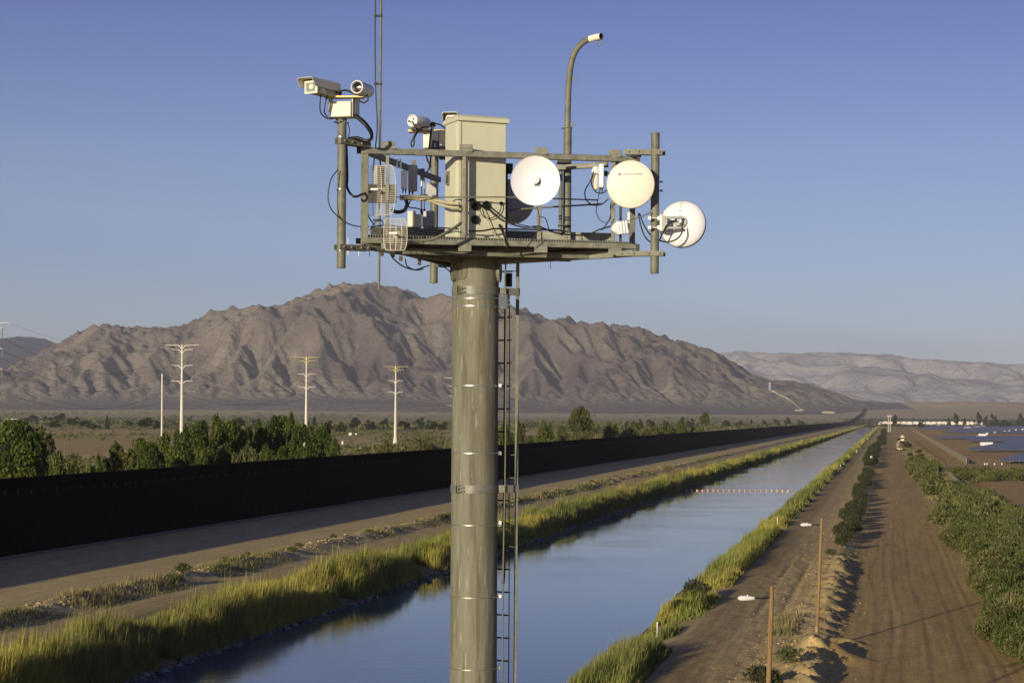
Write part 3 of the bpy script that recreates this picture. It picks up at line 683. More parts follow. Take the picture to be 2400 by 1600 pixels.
# ---------------------------------------------------------------- equipment cabinet
CR = R_(22); MC = rz3(CR); c0 = P(1072.5, 420, 24.99); cw = .655; cd = .45; cz0 = P(1072, 562, 24.99).z; cz1 = P(1072, 276, 24.99).z
cabf = c0+MC@Vector((cw/2, 0, 0))
cab = thing('equipment_cabinet', (cabf.x, cabf.y, cz0), 'tall beige metal equipment cabinet standing on the tower platform', 'cabinet')
cc_ = c0+MC@Vector((cw/2, cd/2, 0)); cc_.z = (cz0+cz1)/2
mb = MB(); mb.box(cc_, cw, cd, cz1-cz0, MC); body = mb.build('body', M_cab, cab, bevel=.008)
mb = MB(); t_ = cc_.copy(); t_.z = cz1
hw, hd = cw/2+.02, cd/2+.045
vs = []
for (x, y, z) in ((-hw, -hd, -.035), (hw, -hd, -.035), (hw, hd, -.035), (-hw, hd, -.035), (-hw, -hd, .012), (hw, -hd, .012), (hw, hd, .012), (-hw, hd, .012), (-hw*.93, -hd*.8, .045), (hw*.93, -hd*.8, .045), (hw*.93, hd*.8, .045), (-hw*.93, hd*.8, .045)): vs.append(t_+MC@Vector((x, y, z)))
mb.add(vs, [(3, 2, 1, 0), (0, 1, 5, 4), (1, 2, 6, 5), (2, 3, 7, 6), (3, 0, 4, 7), (4, 5, 9, 8), (5, 6, 10, 9), (6, 7, 11, 10), (7, 4, 8, 11), (8, 9, 10, 11)])
mb.build('lid', M_cab, cab, smooth=20)
# door on left side, proud 4 mm
mb = MB(); dc = c0+MC@Vector((-.006, cd/2+.0, 0)); dc.z = (cz0+cz1)/2-.02; mb.box(dc, .014, cd*.88, (cz1-cz0)*.93, MC); door = mb.build('door', M_cab, cab, bevel=.004)
mb = MB(); hc = c0+MC@Vector((-.026, cd*.62, 0)); hc.z = P(1060, 426, 25.6).z
mb.box(hc, .02, .06, .18, MC); mb.tube([hc+MC@Vector((-.03, -.01, .07)), hc+MC@Vector((-.035, -.01, -.06)), hc+MC@Vector((-.02, -.01, -.08))], .011, 8); mb.lathe([(0, 0), (.032, 0), (.032, .01), (.024, .018), (0, .018)], hc+MC@Vector((-.01, 0, .06)), MC@Vector((-1, 0, 0)), 14)
sub(mb.build('latch', M_band, cab), door)
def port(x, y, r, m, nm, Yp=None):
    # point on front face for pixel column x
    best = min([c0+MC@Vector((s, 0, 0)) for s in np.linspace(0, cw, 80)], key=lambda q: abs((q.x-P(x, y, q.y).x)))
    c = P(x, y, best.y); nrm = MC@Vector((0, -1, 0)); mb = MB()
    mb.lathe([(0, .004), (r*.72, .004), (r*.72, .022), (r*.9, .026), (r, .018), (r, 0)], c, nrm, 20); o = mb.build(nm, m, cab); return c, nrm
for (x, y, r) in ((1114, 482, .062), (1139.5, 481, .055), (1113.5, 515, .058), (1174, 477, .024), (1170, 528, .014)):
    c, nrm = port(x, y, r, [M_rubber, M_rubber][0], 'cable_port')
mb = MB()
for x, y in ((1104, 472), (1124, 472), (1104, 493), (1104, 505), (1123, 505), (1104, 526), (1123, 526), (1130, 473), (1150, 473)):
    best = min([c0+MC@Vector((s, 0, 0)) for s in np.linspace(0, cw, 80)], key=lambda q: abs((q.x-P(x, y, q.y).x)))
    mb.lathe([(0, .01), (.008, .008), (.009, 0)], P(x, y, best.y), MC@Vector((0, -1, 0)), 8)
mb.each('bolt', M_strap, cab)
mb = MB()
for s, z0_, z1_ in ((.045, cz0+.02, cz1-.05),):
    p = c0+MC@Vector((s, -.003, 0)); mb.box((p.x, p.y, (z0_+z1_)/2), .006, .006, z1_-z0_, MC)
mb.build('seam', M_cabdark, cab)

# black case beside cabinet
bc = thing('electronics_case', P(1038, 330, 26.4), 'black metal case with small vents beside the upper left of the beige cabinet', 'electronics case')
mb = MB(); pxbox(mb, 1029, 1064, 305, 350, 26.2, .3); mb.build('case', M_dark, bc, bevel=.006)
mb = MB(); pxbox(mb, 1012, 1028.5, 306, 349, 26.25, .3); mb.build('front_cover', mat('dark_blue_cover', (.03, .036, .06), .35), bc, bevel=.005)
mb = MB(); pxbox(mb, 1017, 1022, 336, 345, 26.24, .01); mb.build('sticker', M_grey, bc)
mb = MB(); pxbox(mb, 1031, 1036, 338, 341, 26.19, .01); mb.build('lamp', M_strap, bc)
mb = MB(); pxbox(mb, 1028, 1068, 352, 368, 26.25, .3); mb.build('mount', M_dark, bc)

# ---------------------------------------------------------------- cameras
def housing(parent, front, ang, w_, h_, L, hood=True, pitch=0):
    """box camera: front centre point, pointing angle (0 = towards viewer, + = to the viewer's left)"""
    M = rz3(-ang); fx = lambda x, y, z: Vector(front)+M@Vector((x, y, z))
    mb = MB(); mb.box(fx(0, L/2, 0), w_*.86, L, h_*.82, M); b = mb.build('housing', M_grey2, parent, bevel=.014)
    mb = MB(); mb.box(fx(0, -.004, -.002), w_*.92, .02, h_*.92, M); mb.build('front_frame', M_white2, parent, bevel=.006)
    mb = MB(); mb.box(fx(.0, -.0165, -.004), w_*.62, .006, h_*.6, M); mb.build('window', M_glass, parent)
    mb = MB(); mb.lathe([(0, .008), (h_*.17, .006), (h_*.2, 0)], fx(.012, -.0195, 0), M@Vector((0, -1, 0)), 18); mb.build('lens', M_strap2, parent)
    if hood:
        mb = MB(); t = h_*.56; hw = w_*.56; y0 = -.13; y1 = L*.98; th = .007
        prof = [(-hw, -h_*.05), (-hw, t-.02), (-hw+.02, t), (hw-.02, t), (hw, t-.02), (hw, -h_*.05)]
        inn_ = [(-hw+th, -h_*.05), (-hw+th, t-.023), (-hw+.023, t-th), (hw-.023, t-th), (hw-th, t-.023), (hw-th, -h_*.05)]
        vs = []
        for y in (y0, y1):
            for q in (prof, inn_):
                for i, (x, z) in enumerate(q): vs.append(fx(x, y+(.06 if (i in (0, 5) and y == y0) else 0), z))
        fs = []
        for i in range(5):
            fs += [(i, i+1, 12+i+1, 12+i), (6+i, 18+i, 18+i+1, 6+i+1), (i, 6+i, 6+i+1, i+1), (12+i, 12+i+1, 18+i+1, 18+i)]
        fs += [(0, 12, 18, 6), (5, 11, 23, 17)]
        mb.add(vs, fs); mb.build('sun_hood', M_grey2, parent, smooth=0)
M_grey2 = mat('camera_grey_paint', (.50, .50, .46), .45, 0, .08); M_white2 = mat('camera_frame', (.70, .68, .58), .5, 0, .05)
M_strap2 = mat('pale_lens', (.62, .66, .55), .1, 0, .1, spec=.8)
M_ring = mat('bright_ring', (.9, .88, .85), .3)
def bullet(parent, front, ang, r, L, back=False):
    M = rz3(-ang); d = M@Vector((0, 1, 0)); mb = MB()
    mb.lathe([(r*.98, -.012), (r, 0), (r, L-.02), (r*.93, L), (0, L)], front, d, 36); mb.build('barrel', M_white, parent)
    mb = MB(); mb.lathe([(r*.99, -.014), (r*.86, -.022), (r*.76, -.004), (r*.74, .03)], front, d, 36); mb.build('front_ring', M_ring, parent)
    if not back:
        mb = MB(); mb.lathe([(r*.76, .008), (r*.5, .004), (0, 0)], front, d, 36); mb.build('lens', M_lens, parent)
        mb = MB(); mb.lathe([(r*.09, -.006), (0, -.008)], Vector(front)+Vector((-.0, -.003, -.005)), d, 12); mb.build('lens_core', M_strap2, parent)
    else:
        mb = MB(); mb.lathe([(r*.74, -.004), (r*.72, -.014), (0, -.014)], front, d, 36)
        mb.lathe([(r*.5, -.014), (r*.48, -.02), (0, -.02)], front, d, 36); mb.build('rear_cap', M_white, parent)
        for dx, dz in ((-.03, -.01), (.018, -.02), (.03, .02)):
            mb = MB(); mb.lathe([(.012, -.02), (.012, -.045), (0, -.045)], Vector(front)+Vector((dx, 0, dz)), d, 8); mb.build('cable_gland', M_rubber, parent)
u1 = thing('security_camera_unit', P(800, 280, 24.3), 'camera unit with a hooded box camera and a round camera, atop the left pipe', 'security camera', 'camera units on the tower')
def head(parent, x0, x1, y0, y1, Y, dep, rot):
    mb = MB(); pxbox(mb, x0, x1, y0, y1, Y, dep, rot); mb.build('pan_tilt_head', M_white2, parent, bevel=.014)
mb = MB()
head(u1, 771, 823, 237, 274, 24.15, .2, R_(-14))
mb = MB(); pxbox(mb, 769.5, 772.5, 228, 262, 24.14, .12, R_(-14)); pxbox(mb, 824, 827, 228, 274, 24.15, .16, R_(-14)); pxbox(mb, 827.5, 833, 228, 275, 24.2, .16, R_(-14)); mb.each('yoke', M_grey2, u1, bevel=.003)
mb = MB(); pxbox(mb, 759, 852, 224, 228.5, 24.1, .14, R_(-3)); mb.build('camera_plate', M_brass, u1, bevel=.003)
mb = MB(); c = P(800, 280, 24.3); mb.lathe([(.045, .0), (.05, .03), (.05, .05), (.068, .052), (.068, .066), (.04, .068), (.04, .1)], (c.x, c.y, P(800, 292, 24.3).z), n=24)
for k in range(6): a = k*math.pi/3+.3; mb.box((c.x+.075*math.cos(a), c.y+.075*math.sin(a), P(800, 287, 24.3).z), .03, .02, .02, rz3(a))
mb.build('pole_mount', M_galv, u1)
housing(u1, P(730, 204, 23.85), R_(33), .215, .175, .42)
bullet(u1, P(837.5, 204.5, 24.0), R_(19), .082, .34)
mb = MB(); pxbox(mb, 775, 800, 214, 223.5, 24.15, .1); pxbox(mb, 842, 862, 219, 224, 24.15, .1); mb.each('camera_bracket', M_dark, u1)
u2 = thing('security_camera_unit', P(1016, 352, 27.75), 'camera unit with a round white camera seen from behind, left of the cabinet', 'security camera', 'camera units on the tower')
head(u2, 991, 1009, 310, 347, 27.5, .22, R_(-10)); head(u2, 1009.5, 1016, 312, 347, 27.6, .2, R_(-10))
mb = MB(); pxbox(mb, 956, 1042, 303.5, 309, 27.5, .14, R_(-3)); mb.build('camera_plate', M_brass, u2, bevel=.003)
mb = MB(); c = P(1016.5, 350, 27.75); mb.lathe([(.07, -.1), (.05, -.02), (.05, .05), (.08, .06), (.04, .09)], c, n=20); mb.build('pole_mount', M_galv, u2)
bullet(u2, P(967.5, 283.5, 27.2), R_(32), .086, .32, True)
housing(u2, P(1058, 282, 27.3), R_(10), .2, .17, .36)
mb = MB(); pxbox(mb, 963, 990, 297, 304, 27.4, .1); mb.build('camera_bracket', M_dark, u2)

# ---------------------------------------------------------------- mast + davit
mm = thing('whip_mast', P(890, 520, 25.9), 'thin vertical antenna mast rising out of the frame at the platform left end', 'antenna mast')
c = P(890, 400, 25.9); z0_ = P(890, 679, 25.9).z; mb = MB(); mb.tube([(c.x, c.y, z0_), (c.x, c.y, 20.2), (c.x, c.y, 23.2)], .0165, 12); mb.build('mast_pipe', M_galv, mm)
for y in (38, 197, 516): m2 = MB(); z = P(890, y, 25.9).z; m2.box((c.x-.035, c.y-.012, z), .10, .04, .022); m2.lathe([(.017, -.012), (.025, -.012), (.025, .012), (.017, .012)], (c.x, c.y, z), n=12); m2.build('clamp', M_dark, mm)
cable('mast_cable', [P(879.5, -90, 25.85), P(880, 0, 25.85), P(879, 80, 25.85), P(880, 200, 25.85), P(884, 290, 25.85), P(880, 345, 25.8), P(874, 400, 25.7)], .0085, 'black cable clipped to the left of the thin antenna mast')
dv = thing('davit_pole', P(1329, 600, 26.1), 'grey pipe with a curved top and white taped end rising behind the platform', 'curved pole')
pipe(1319, 1338, 300, 612, 26.1, 'lower_pipe', M_galv, dv)
mb = MB(); c = P(1328.5, 300, 26.1); mb.lathe([(.05, -.006), (.072, -.006), (.072, .006), (.04, .006)], c, n=24); mb.build('flange', M_galv2, dv)
cp = [P(1330, 300, 26.1), P(1331, 250, 26.1), P(1333, 197, 26.1), P(1338, 153, 26.1), P(1347, 124, 26.1), P(1360, 106, 26.1), P(1375, 94.5, 26.1), P(1388, 90, 26.1)]
mb = MB(); q_ = curve_pts(cp, 5); mb.tube(q_, [.041-.004*i/len(q_) for i in range(len(q_))], 20); mb.build('curved_pipe', M_galv, dv)
mb = MB(); mb.tube([P(1382, 92, 26.1), P(1395, 88.2, 26.05), P(1409, 85.5, 25.97)], .043, 20, cap=False); mb.build('tape_wrap', M_tape, dv)
mb = MB(); e = P(1409, 85.5, 25.97); ed = (P(1409, 85.5, 25.97)-P(1395, 88.2, 26.05)).normalized(); mb.lathe([(.043, 0), (.033, .004), (.032, -.06), (0, -.06)], e, ed, 20); mb.build('pipe_end', M_dark, dv)
for (x, y, vv) in ((1349, 185, 0), (1344, 291, 0), (1403, 104, 1)):
    mb = MB(); c = P(x, y, 26.05); mb.tube([c+Vector((.027*math.cos(t), 0, .027*math.sin(t))) for t in np.linspace(0, 2*math.pi, 17)], .005, 6, cap=False)
    mb.box(c+Vector((-.03, 0, 0)) if not vv else c+Vector((0, 0, .035)), .02, .01, .03); mb.build('eyelet', M_galv2, dv)
mb = MB(); pxbox(mb, 1311, 1337, 597, 611, 26.0, .16); pxbox(mb, 1309, 1340, 601, 604, 25.98, .2); mb.each('foot_bracket', M_galv, dv)
p2 = thing('support_pipe', P(1314, 470, 26.0), 'slimmer grey pipe standing just left of the curved pole lower half', 'pipe')
pipe(1309, 1318, 393, 546, 26.0, 'pipe', M_galv, p2); mb = MB(); pxbox(mb, 1306, 1340, 376, 381, 25.95, .2); pxbox(mb, 1308, 1338, 527, 529, 25.95, .14); mb.each('bracket', M_dark, p2)

# ---------------------------------------------------------------- dishes
def dish(nm, label, c, fd, r, dep, mfront, mback, parts):
    t = thing(nm, c, label, 'dish antenna', 'round dish antennas on the platform'); fd = Vector(fd).normalized()
    n_ = 14; prof = [(r*math.sin(i/n_*math.pi/2)**1.0 if 0 else r*i/n_, -dep*(1-(i/n_)**2)) for i in range(n_+1)]
    return t, fd, prof
# open dish
t, fd, prof = dish('dish_antenna', 'open white dish with a small centre feed, on the front rail right of the cabinet', P(1254.5, 423.5, 24.35), (-.05, -1, -.02), .30, .085, 0, 0, 0)
c = Vector(t.location); mb = MB(); mb.lathe(prof+[(.303, .004), (.300, -.006)]+[(r_-.0, h_-.006) for r_, h_ in prof[::-1]], c, fd, 64); mb.build('reflector', M_dish, t, smooth=60)
mb = MB(); mb.lathe([(.03, -.085), (.03, -.05), (.046, -.045), (.05, -.03), (.046, -.018), (.0, -.014)], c+Vector((0, 0, .012)), fd, 24); mb.build('feed', M_white, t)
mb = MB(); mb.bar(c-fd*.09, c-fd*.22+Vector((.02, 0, -.03)), .12, .12); mb.box(c-fd*.24+Vector((.03, 0, 0)), .12, .12, .2); mb.build('mount', M_band, t)
# radome dish
t, fd, prof = dish('dish_antenna', 'cream covered round dish with a small printed name, in front of the right rail end', P(1478, 432, 24.95), (-.10, -1, -.03), .30, .085, 0, 0, 0)
c = Vector(t.location); mb = MB(); mb.lathe([(0, .028), (.1, .026), (.2, .019), (.27, .008), (.296, -.004), (.302, -.02), (.302, -.05), (.29, -.06)], c, fd, 64); rad = mb.build('radome', M_cream, t, smooth=35)
mb = MB(); mb.lathe([(.296, -.05), (.25, -.09), (.12, -.15), (.08, -.2), (0, -.2)], c, fd, 48); mb.build('back_shell', M_white, t)
mb = MB(); mb.box(c-fd*.26+Vector((0, 0, -.0)), .14, .14, .2); mb.build('mount', M_band, t)
def text(s, size, c, fd, m, parent, up=Vector((0, 0, 1))):
    cu = bpy.data.curves.new('lettering', 'FONT'); cu.body = s; cu.size = size; cu.align_x = 'LEFT'; cu.align_y = 'CENTER'; cu.extrude = .0006
    ob = bpy.data.objects.new('tmp', cu); COL.objects.link(ob); bpy.context.view_layer.update()
    me = bpy.data.meshes.new_from_object(ob.evaluated_get(bpy.context.evaluated_depsgraph_get())); bpy.data.objects.remove(ob)
    z = Vector(fd).normalized(); x = up.cross(z).normalized(); y = z.cross(x); M = Matrix((x, y, z)).transposed().to_4x4()
    me.materials.clear(); me.materials.append(m); me.transform(M); o = link('lettering', me, parent, Vector(c)-Vector(parent.location)); return o
lc = P(1460.5, 408.5, 24.95); lc = lc+fd*(.026+fd.dot(c-lc)/1.0)
text('Cambium Networks', .0285, lc, fd, M_ink, t)
ec = P(1453.5, 409, 24.95); ec = ec+fd*(.026+fd.dot(c-ec)); xr = Vector((0, 0, 1)).cross(fd).normalized(); yr = fd.cross(xr)
mb = MB()
def arcm(cx, r0, r1, a0, a1):
    vs = []; n_ = 14
    for i in range(n_+1):
        a = a0+(a1-a0)*i/n_
        for rr in (r0, r1): vs.append(ec+xr*(cx+rr*math.cos(a))+yr*(rr*math.sin(a)))
    mb.add(vs, [(2*i, 2*i+1, 2*i+3, 2*i+2) for i in range(n_)])
arcm(-.004, .016, .021, R_(100), R_(265)); arcm(.002, .010, .0145, R_(95), R_(265))
mb.lathe([(0, 0), (.0085, 0)], ec+xr*.009, fd, 14); mb.build('emblem', M_ink, t, smooth=0)
# back-seen dish
t, fd, prof = dish('dish_antenna', 'white round dish seen from behind, hanging off the far right pipe', P(1598, 524, 25.2), (.26, .96, -.10), .292, .085, 0, 0, 0)
c = Vector(t.location); mb = MB(); mb.lathe([(0, -.075), (.08, -.073), (.16, -.055), (.24, -.02), (.285, .01), (.296, .03)], c, fd, 64); mb.build('reflector', M_dish, t, smooth=50)
mb = MB(); mb.lathe([(.296, .028), (.300, .034), (.300, .075), (.29, .078), (.0, .06)], c, fd, 64); mb.build('rim', mat('dark_rim', (.06, .06, .08), .5), t)
hub = c-fd*.075
mb = MB(); mb.lathe([(.083, 0), (.083, -.02), (.076, -.028), (.066, -.02), (.0, -.02)], hub, fd, 32); mb.build('hub', M_grey, t)
mb = MB(); mb.box(hub-fd*.05+Vector((-.01, 0, .02)), .05, .07, .05); mb.tube([hub-fd*.04, hub-fd*.11], .03, 12); mb.build('transceiver', M_white, t)
mb = MB()
for y0, y1 in ((507, 513), (531, 537)): mb.bar(P(1556, (y0+y1)/2, 24.98), P(1596, (y0+y1)/2, 25.02), .05, .03)
pxbox(mb, 1553, 1560, 505, 541, 24.97, .1); pxbox(mb, 1560, 1564, 508, 538, 24.97, .12); mb.each('mount_arm', M_grey, t, bevel=.003)
mb = MB()
for y in (511, 533): mb.tube([P(1520, y, 25.1), P(1562, y, 25.05)], .006, 6); pxbox(mb, 1519, 1526, y-4, y+4, 25.05, .05); pxbox(mb, 1541, 1547, y-4.5, y+4.5, 25.05, .07)
pxbox(mb, 1547, 1552, 502, 541, 25.0, .1); mb.each('pole_clamp', M_white, t)
mb = MB()
for y0, y1, x0, x1 in ((473, 475.5, 1593, 1599), (480, 482, 1593.5, 1598.5), (485, 487, 1594, 1598), (492, 494, 1592, 1599), (495, 498, 1591.5, 1600)):
    p = P((x0+x1)/2, (y0+y1)/2, 25.2); rr = (p-c-fd*fd.dot(p-c)).length; dd = -.075+(rr/.296)**2*.09; q_ = p+fd*(-fd.dot(p-c)+dd-.006); mb.box(q_, (x1-x0)*.0054, .001, (y1-y0)*.0054, rz3(-.26))
mb.each('sticker', M_inkg, t)
# rear white dish, cabinet shade put into its grey colour
t, fd, prof = dish('dish_antenna', 'shaded round dish half hidden behind the cabinet right edge', P(1199, 472, 26.75), (.12, 1, -.05), .30, .08, 0, 0, 0)
c = Vector(t.location); mb = MB(); mb.lathe([(0, -.08), (.1, -.07), (.2, -.035), (.27, .0), (.298, .03), (.30, .07), (.285, .07), (0, .05)], c, fd, 48); mb.build('reflector', M_grey, t)
mb = MB(); pxbox(mb, 1184, 1190, 385, 540, 26.2, .06); pxbox(mb, 1185, 1202, 383, 407, 26.2, .05); mb.each('mount_post', M_dark, t)
mb = MB(); pxbox(mb, 1189, 1202, 420, 500, 26.3, .1); mb.build('radio_unit', M_grey, t, bevel=.01)

# ---------------------------------------------------------------- grid antennas
def grid_ant(label, x0, x1, y0, y1, Y, nr, nribs, yaw, curv, r=.0034):
    cx, cy = (x0+x1)/2, (y0+y1)/2; c = P(cx, cy, Y); W_ = (x1-x0)*Y/F/math.cos(yaw); H_ = (y1-y0)*Y/F; M = rz3(yaw)
    t = thing('grid_antenna', c, label, 'grid antenna', 'wire grid antennas on the left side')
    halfw = lambda z: W_/2*(1-.22*abs(2*z/H_)**4)
    sf = lambda x, z: curv*((2*x/W_)**2*.7+(2*z/H_)**2*.5)
    pt = lambda x, z: c+M@Vector((x, -sf(x, z), z))
    mb = MB()
    for i in range(nr):
        z = -H_/2+H_*i/(nr-1); hw_ = halfw(z)*.985; mb.tube([pt(x, z) for x in np.linspace(-hw_, hw_, 9)], r*.8, 5)
    mb.build('grid_wire', M_gridw, t)
    mb = MB()
    for k in range(nribs):
        f = -1+2*k/(nribs-1); mb.tube([pt(f*halfw(z), z)+Vector((0, .004, 0)) for z in np.linspace(-H_/2, H_/2, 13)], r*1.35, 6)
    mb.tube([pt(-halfw(H_/2)+2*halfw(H_/2)*s, H_/2) for s in np.linspace(0, 1, 7)], r*1.3, 6); mb.tube([pt(-halfw(H_/2)+2*halfw(H_/2)*s, -H_/2) for s in np.linspace(0, 1, 7)], r*1.3, 6)
    mb.build('frame', M_gridw, t)
    mb = MB(); fwd = M@Vector((0, -1, 0)); mb.tube([c+M@Vector((0, .04, 0)), c+fwd*.20], .011, 10); mb.build('feed_arm', M_white, t)
    mb = MB(); mb.tube([c+fwd*.19+M@Vector((-.05, 0, 0)), c+fwd*.19+M@Vector((.05, 0, 0))], .014, 10); mb.build('feed', M_ring, t)
    mb = MB(); mb.box(c+M@Vector((0, .02, 0)), .09, .012, .09, M); mb.box(c+M@Vector((.02, .07, 0)), .06, .1, .06, M); mb.build('mount', M_band, t)
M_gridw = mat('grid_wire_paint', (.62, .60, .52), .45, .0, .08)
grid_ant('taller curved wire grid antenna mounted behind the left front corner post', 856, 932, 390, 505, 24.75, 27, 5, R_(-22), .07)
grid_ant('smaller curved wire grid antenna hanging low on the lower left rail', 901, 956, 513, 587, 24.45, 18, 5, R_(-8), .06)
# ---------------------------------------------------------------- radios
def radio(label, x0, x1, y0, y1, Y, dep, rot, fins=0, cover=M_white, finm=None, dome=False):
    t = thing('radio_unit', P((x0+x1)/2, y1, Y), label, 'radio unit', 'white radio units on the platform rails'); finm = finm or M_grey
    mb = MB(); pxbox(mb, x0, x1, y0, y1, Y, dep, rot); mb.build('housing', cover, t, bevel=.012)
    if fins:
        mb = MB(); w_ = (x1-x0)
        M = rz3(rot); cc = P((x0+x1)/2, (y0+y1)/2, Y); z1_ = P((x0+x1)/2, y0, Y).z; z0_ = P((x0+x1)/2, y1, Y).z
        for i in range(fins):
            fx_ = (-.5+(i+.5)/fins)*w_*Y/F; mb.box(cc+M@Vector((fx_, dep+.02, 0))+Vector((0, 0, (z0_+z1_)/2-cc.z)), .004, .05, (z1_-z0_)*.92, M)
        mb.build('heat_sink', finm, t)
    mb = MB()
    for k in (-.25, .2):
        p = P((x0+x1)/2+(x1-x0)*k, y1, Y+dep*.4); mb.lathe([(.012, 0), (.012, -.03), (.007, -.03), (.007, -.06), (0, -.06)], p, n=8)
    mb.each('cable_gland', M_rubber, t); return t
r1 = radio('white radio box with a rounded rain cap at the right end above the mid rail', 1403, 1415, 384, 439, 25.2, .05, R_(-12))
mb = MB(); pxbox(mb, 1392, 1402, 400, 444, 25.25, .08, R_(10)); mb.build('side_cover', M_white2, r1, bevel=.01)
mb = MB(); c = P(1397, 400, 25.25); mb.lathe([(.055, -.04), (.056, 0), (.05, .03), (.03, .052), (0, .06)], c, (.25, 0, 1), 20); mb.build('rain_cap', M_white, r1)
mb = MB(); pxbox(mb, 1417, 1424, 400, 412, 25.3, .06); mb.tube([P(1415, 406, 25.3), P(1436, 407, 25.3)], .012, 8); mb.each('bracket', M_dark, r1)
r2 = thing('radio_unit', P(1455, 534, 25.0), 'tilted white ribbed radio with a cone nose, low beside the right rail end', 'radio unit', 'white radio units on the platform rails')
mb = MB(); mb.lathe([(0, 0), (.03, .01), (.075, .06), (.078, .10)], P(1432, 537, 25.0), (1, 0, .12), 20); mb.build('nose_cone', M_white, r2)
mb = MB()
for k in range(4): c = P(1449+k*8 if k < 1 else 1449+k*6.5, 535-k*.6, 25.0); mb.box(c, .03 if k else .045, .13, .165, Matrix.Rotation(-.12, 3, 'Y'))
mb.each('housing', M_white, r2, bevel=.008)
mb = MB(); pxbox(mb, 1471, 1476, 497, 536, 25.1, .1); mb.build('mount_plate', M_white, r2)
radio('silver-fronted radio box left of the cabinet, nearest to the large grid antenna', 941, 955, 399, 442, 25.5, .06, R_(8), 4, M_white, M_grey)
r = radio('rounded grey-white radio box with its side in shade, beside the silver-fronted one', 955.5, 972, 386, 448, 25.75, .09, R_(-24), 0, M_grey)
radio('dim finned radio left of the cabinet behind the mid rail', 999, 1024, 429, 462, 26.8, .1, 0, 7, M_grey, M_grey)
radio('slim bright white antenna panel standing left of the finned radio', 986, 990, 420, 492, 26.4, .03, 0, 0, M_ring)
radio('slimmer bright antenna stick right of the slim white panel', 993.5, 996, 418, 490, 26.5, .02, 0, 0, M_ring)
radio('beige flat radio box on the deck, left one behind the small grid antenna', 955, 974, 494, 532, 25.9, .1, 0, 0, M_white2)
radio('middle beige radio box on the deck behind the small grid antenna', 974.5, 989, 502, 532, 25.95, .1, R_(20), 0, M_white2)
radio('rounded grey radio box on the deck next to the rear pipe', 989, 1014, 494, 532, 26.2, .12, R_(-15), 0, M_grey)
for i, (x, y) in enumerate(((931, 370), (939, 372))):
    mb = MB(); c = P(x, y+24, 25.2); mb.tube([c, P(x, y, 25.2)], .011, 8); o = mb.build('stub_antenna', M_ring, None, c)
    tag(o, ['short bright stub antenna left of a matching one above the silver radio', 'short bright stub antenna right of a matching one above the silver radio'][i], 'antenna', 'stub antennas')
ya = thing('yagi_antenna', P(830, 578, 24.9), 'small antenna of thin vertical rods under the lower left standoff arm', 'antenna')
mb = MB(); mb.tube([P(812, 578, 24.9), P(870, 580, 25.0)], .008, 6); mb.build('boom', M_white, ya)
for x, y0, y1 in ((816, 557, 598), (841, 570, 600), (866, 578, 600)): mb = MB(); mb.tube([P(x, y0, 24.9), P(x, y1, 24.9)], .006, 6); mb.build('rod', M_white, ya)
ps = thing('mounting_plate_stack', P(912, 380, 25.3), 'upright pale flat panels stacked behind the large grid antenna', 'panel')
mb = MB(); pxbox(mb, 875, 884, 388, 432, 25.3, .05); mb.build('panel', M_grey, ps); mb = MB(); pxbox(mb, 885, 900, 388, 440, 25.5, .08); mb.build('panel', M_dark, ps); mb = MB(); pxbox(mb, 860, 928, 432, 474, 25.6, .1); mb.build('panel', M_dark, ps)

# ---------------------------------------------------------------- cables on the platform
def C(label, pts, r=.008, m=None):
    if 'cabinet' in label: pts = [(x, y, min(Y, 24.93+(x-1072.5)*.0024-r)) if 1070 < x < 1196 and y > 440 else (x, y, Y) for x, y, Y in pts]
    return cable('cable', [P(*p) for p in pts], r, label, m=m)
C('thick black cable looping from the left camera head down to the corner arm', [(826, 268, 24.2), (846, 283, 24.2), (862, 300, 24.2), (871, 316, 24.25), (869, 326, 24.3), (858, 330, 24.3), (835, 323, 24.35), (815, 326, 24.4)], .021, M_rubber)
C('second cable beside the thick camera loop, ending on the corner bracket', [(828, 262, 24.25), (850, 280, 24.25), (866, 298, 24.25), (873, 314, 24.25), (866, 330, 24.3), (845, 328, 24.35), (820, 328, 24.4), (806, 332, 24.3)], .011)
C('short cable loop hanging under the round camera', [(838, 228, 24.1), (843, 236, 24.1), (851, 241, 24.1), (859, 238, 24.1), (864, 231, 24.1)], .010)
C('thin cable looping left of the left camera head, outer one', [(752, 220, 23.98), (750, 256, 24.0), (757, 271, 24.05), (768, 278, 24.1), (780, 275, 24.2)], .008)
C('thin cable looping left of the left camera head, inner one', [(768, 220, 24.05), (760, 256, 24.05), (764, 270, 24.1), (774, 279, 24.1), (784, 277, 24.2)], .008)
C('short black cable arching between the two cameras on the left pipe', [(775, 223, 24.1), (795, 215, 24.1), (810, 212, 24.1), (830, 219, 24.1), (845, 226, 24.1)], .013)
C('thin cable hanging from the left pipe top to the upper arm', [(815, 289, 24.3), (819, 305, 24.3), (816, 324, 24.3)], .006)
C('black cable hugging the left pipe and swinging right to the corner post', [(811, 326, 24.35), (813, 370, 24.35), (814, 420, 24.35), (813, 436, 24.35), (820, 452, 24.4), (832, 461, 24.4), (850, 455, 24.5), (872, 448, 24.9)], .015)
C('thin cable bowing far out to the left of the left pipe', [(792, 398, 24.2), (776, 420, 24.1), (769, 458, 24.1), (774, 486, 24.1), (790, 505, 24.2), (812, 522, 24.3), (835, 530, 24.5), (865, 531, 24.8)], .007)
C('black cable loop under the rear round camera', [(968, 288, 27.1), (975, 305, 27.1), (968, 325, 27.1), (963, 336, 27.1), (966, 344, 27.1), (970, 338, 27.1), (972, 322, 27.1), (984, 303, 27.2), (1000, 298, 27.3), (1014, 296, 27.3)], .011)
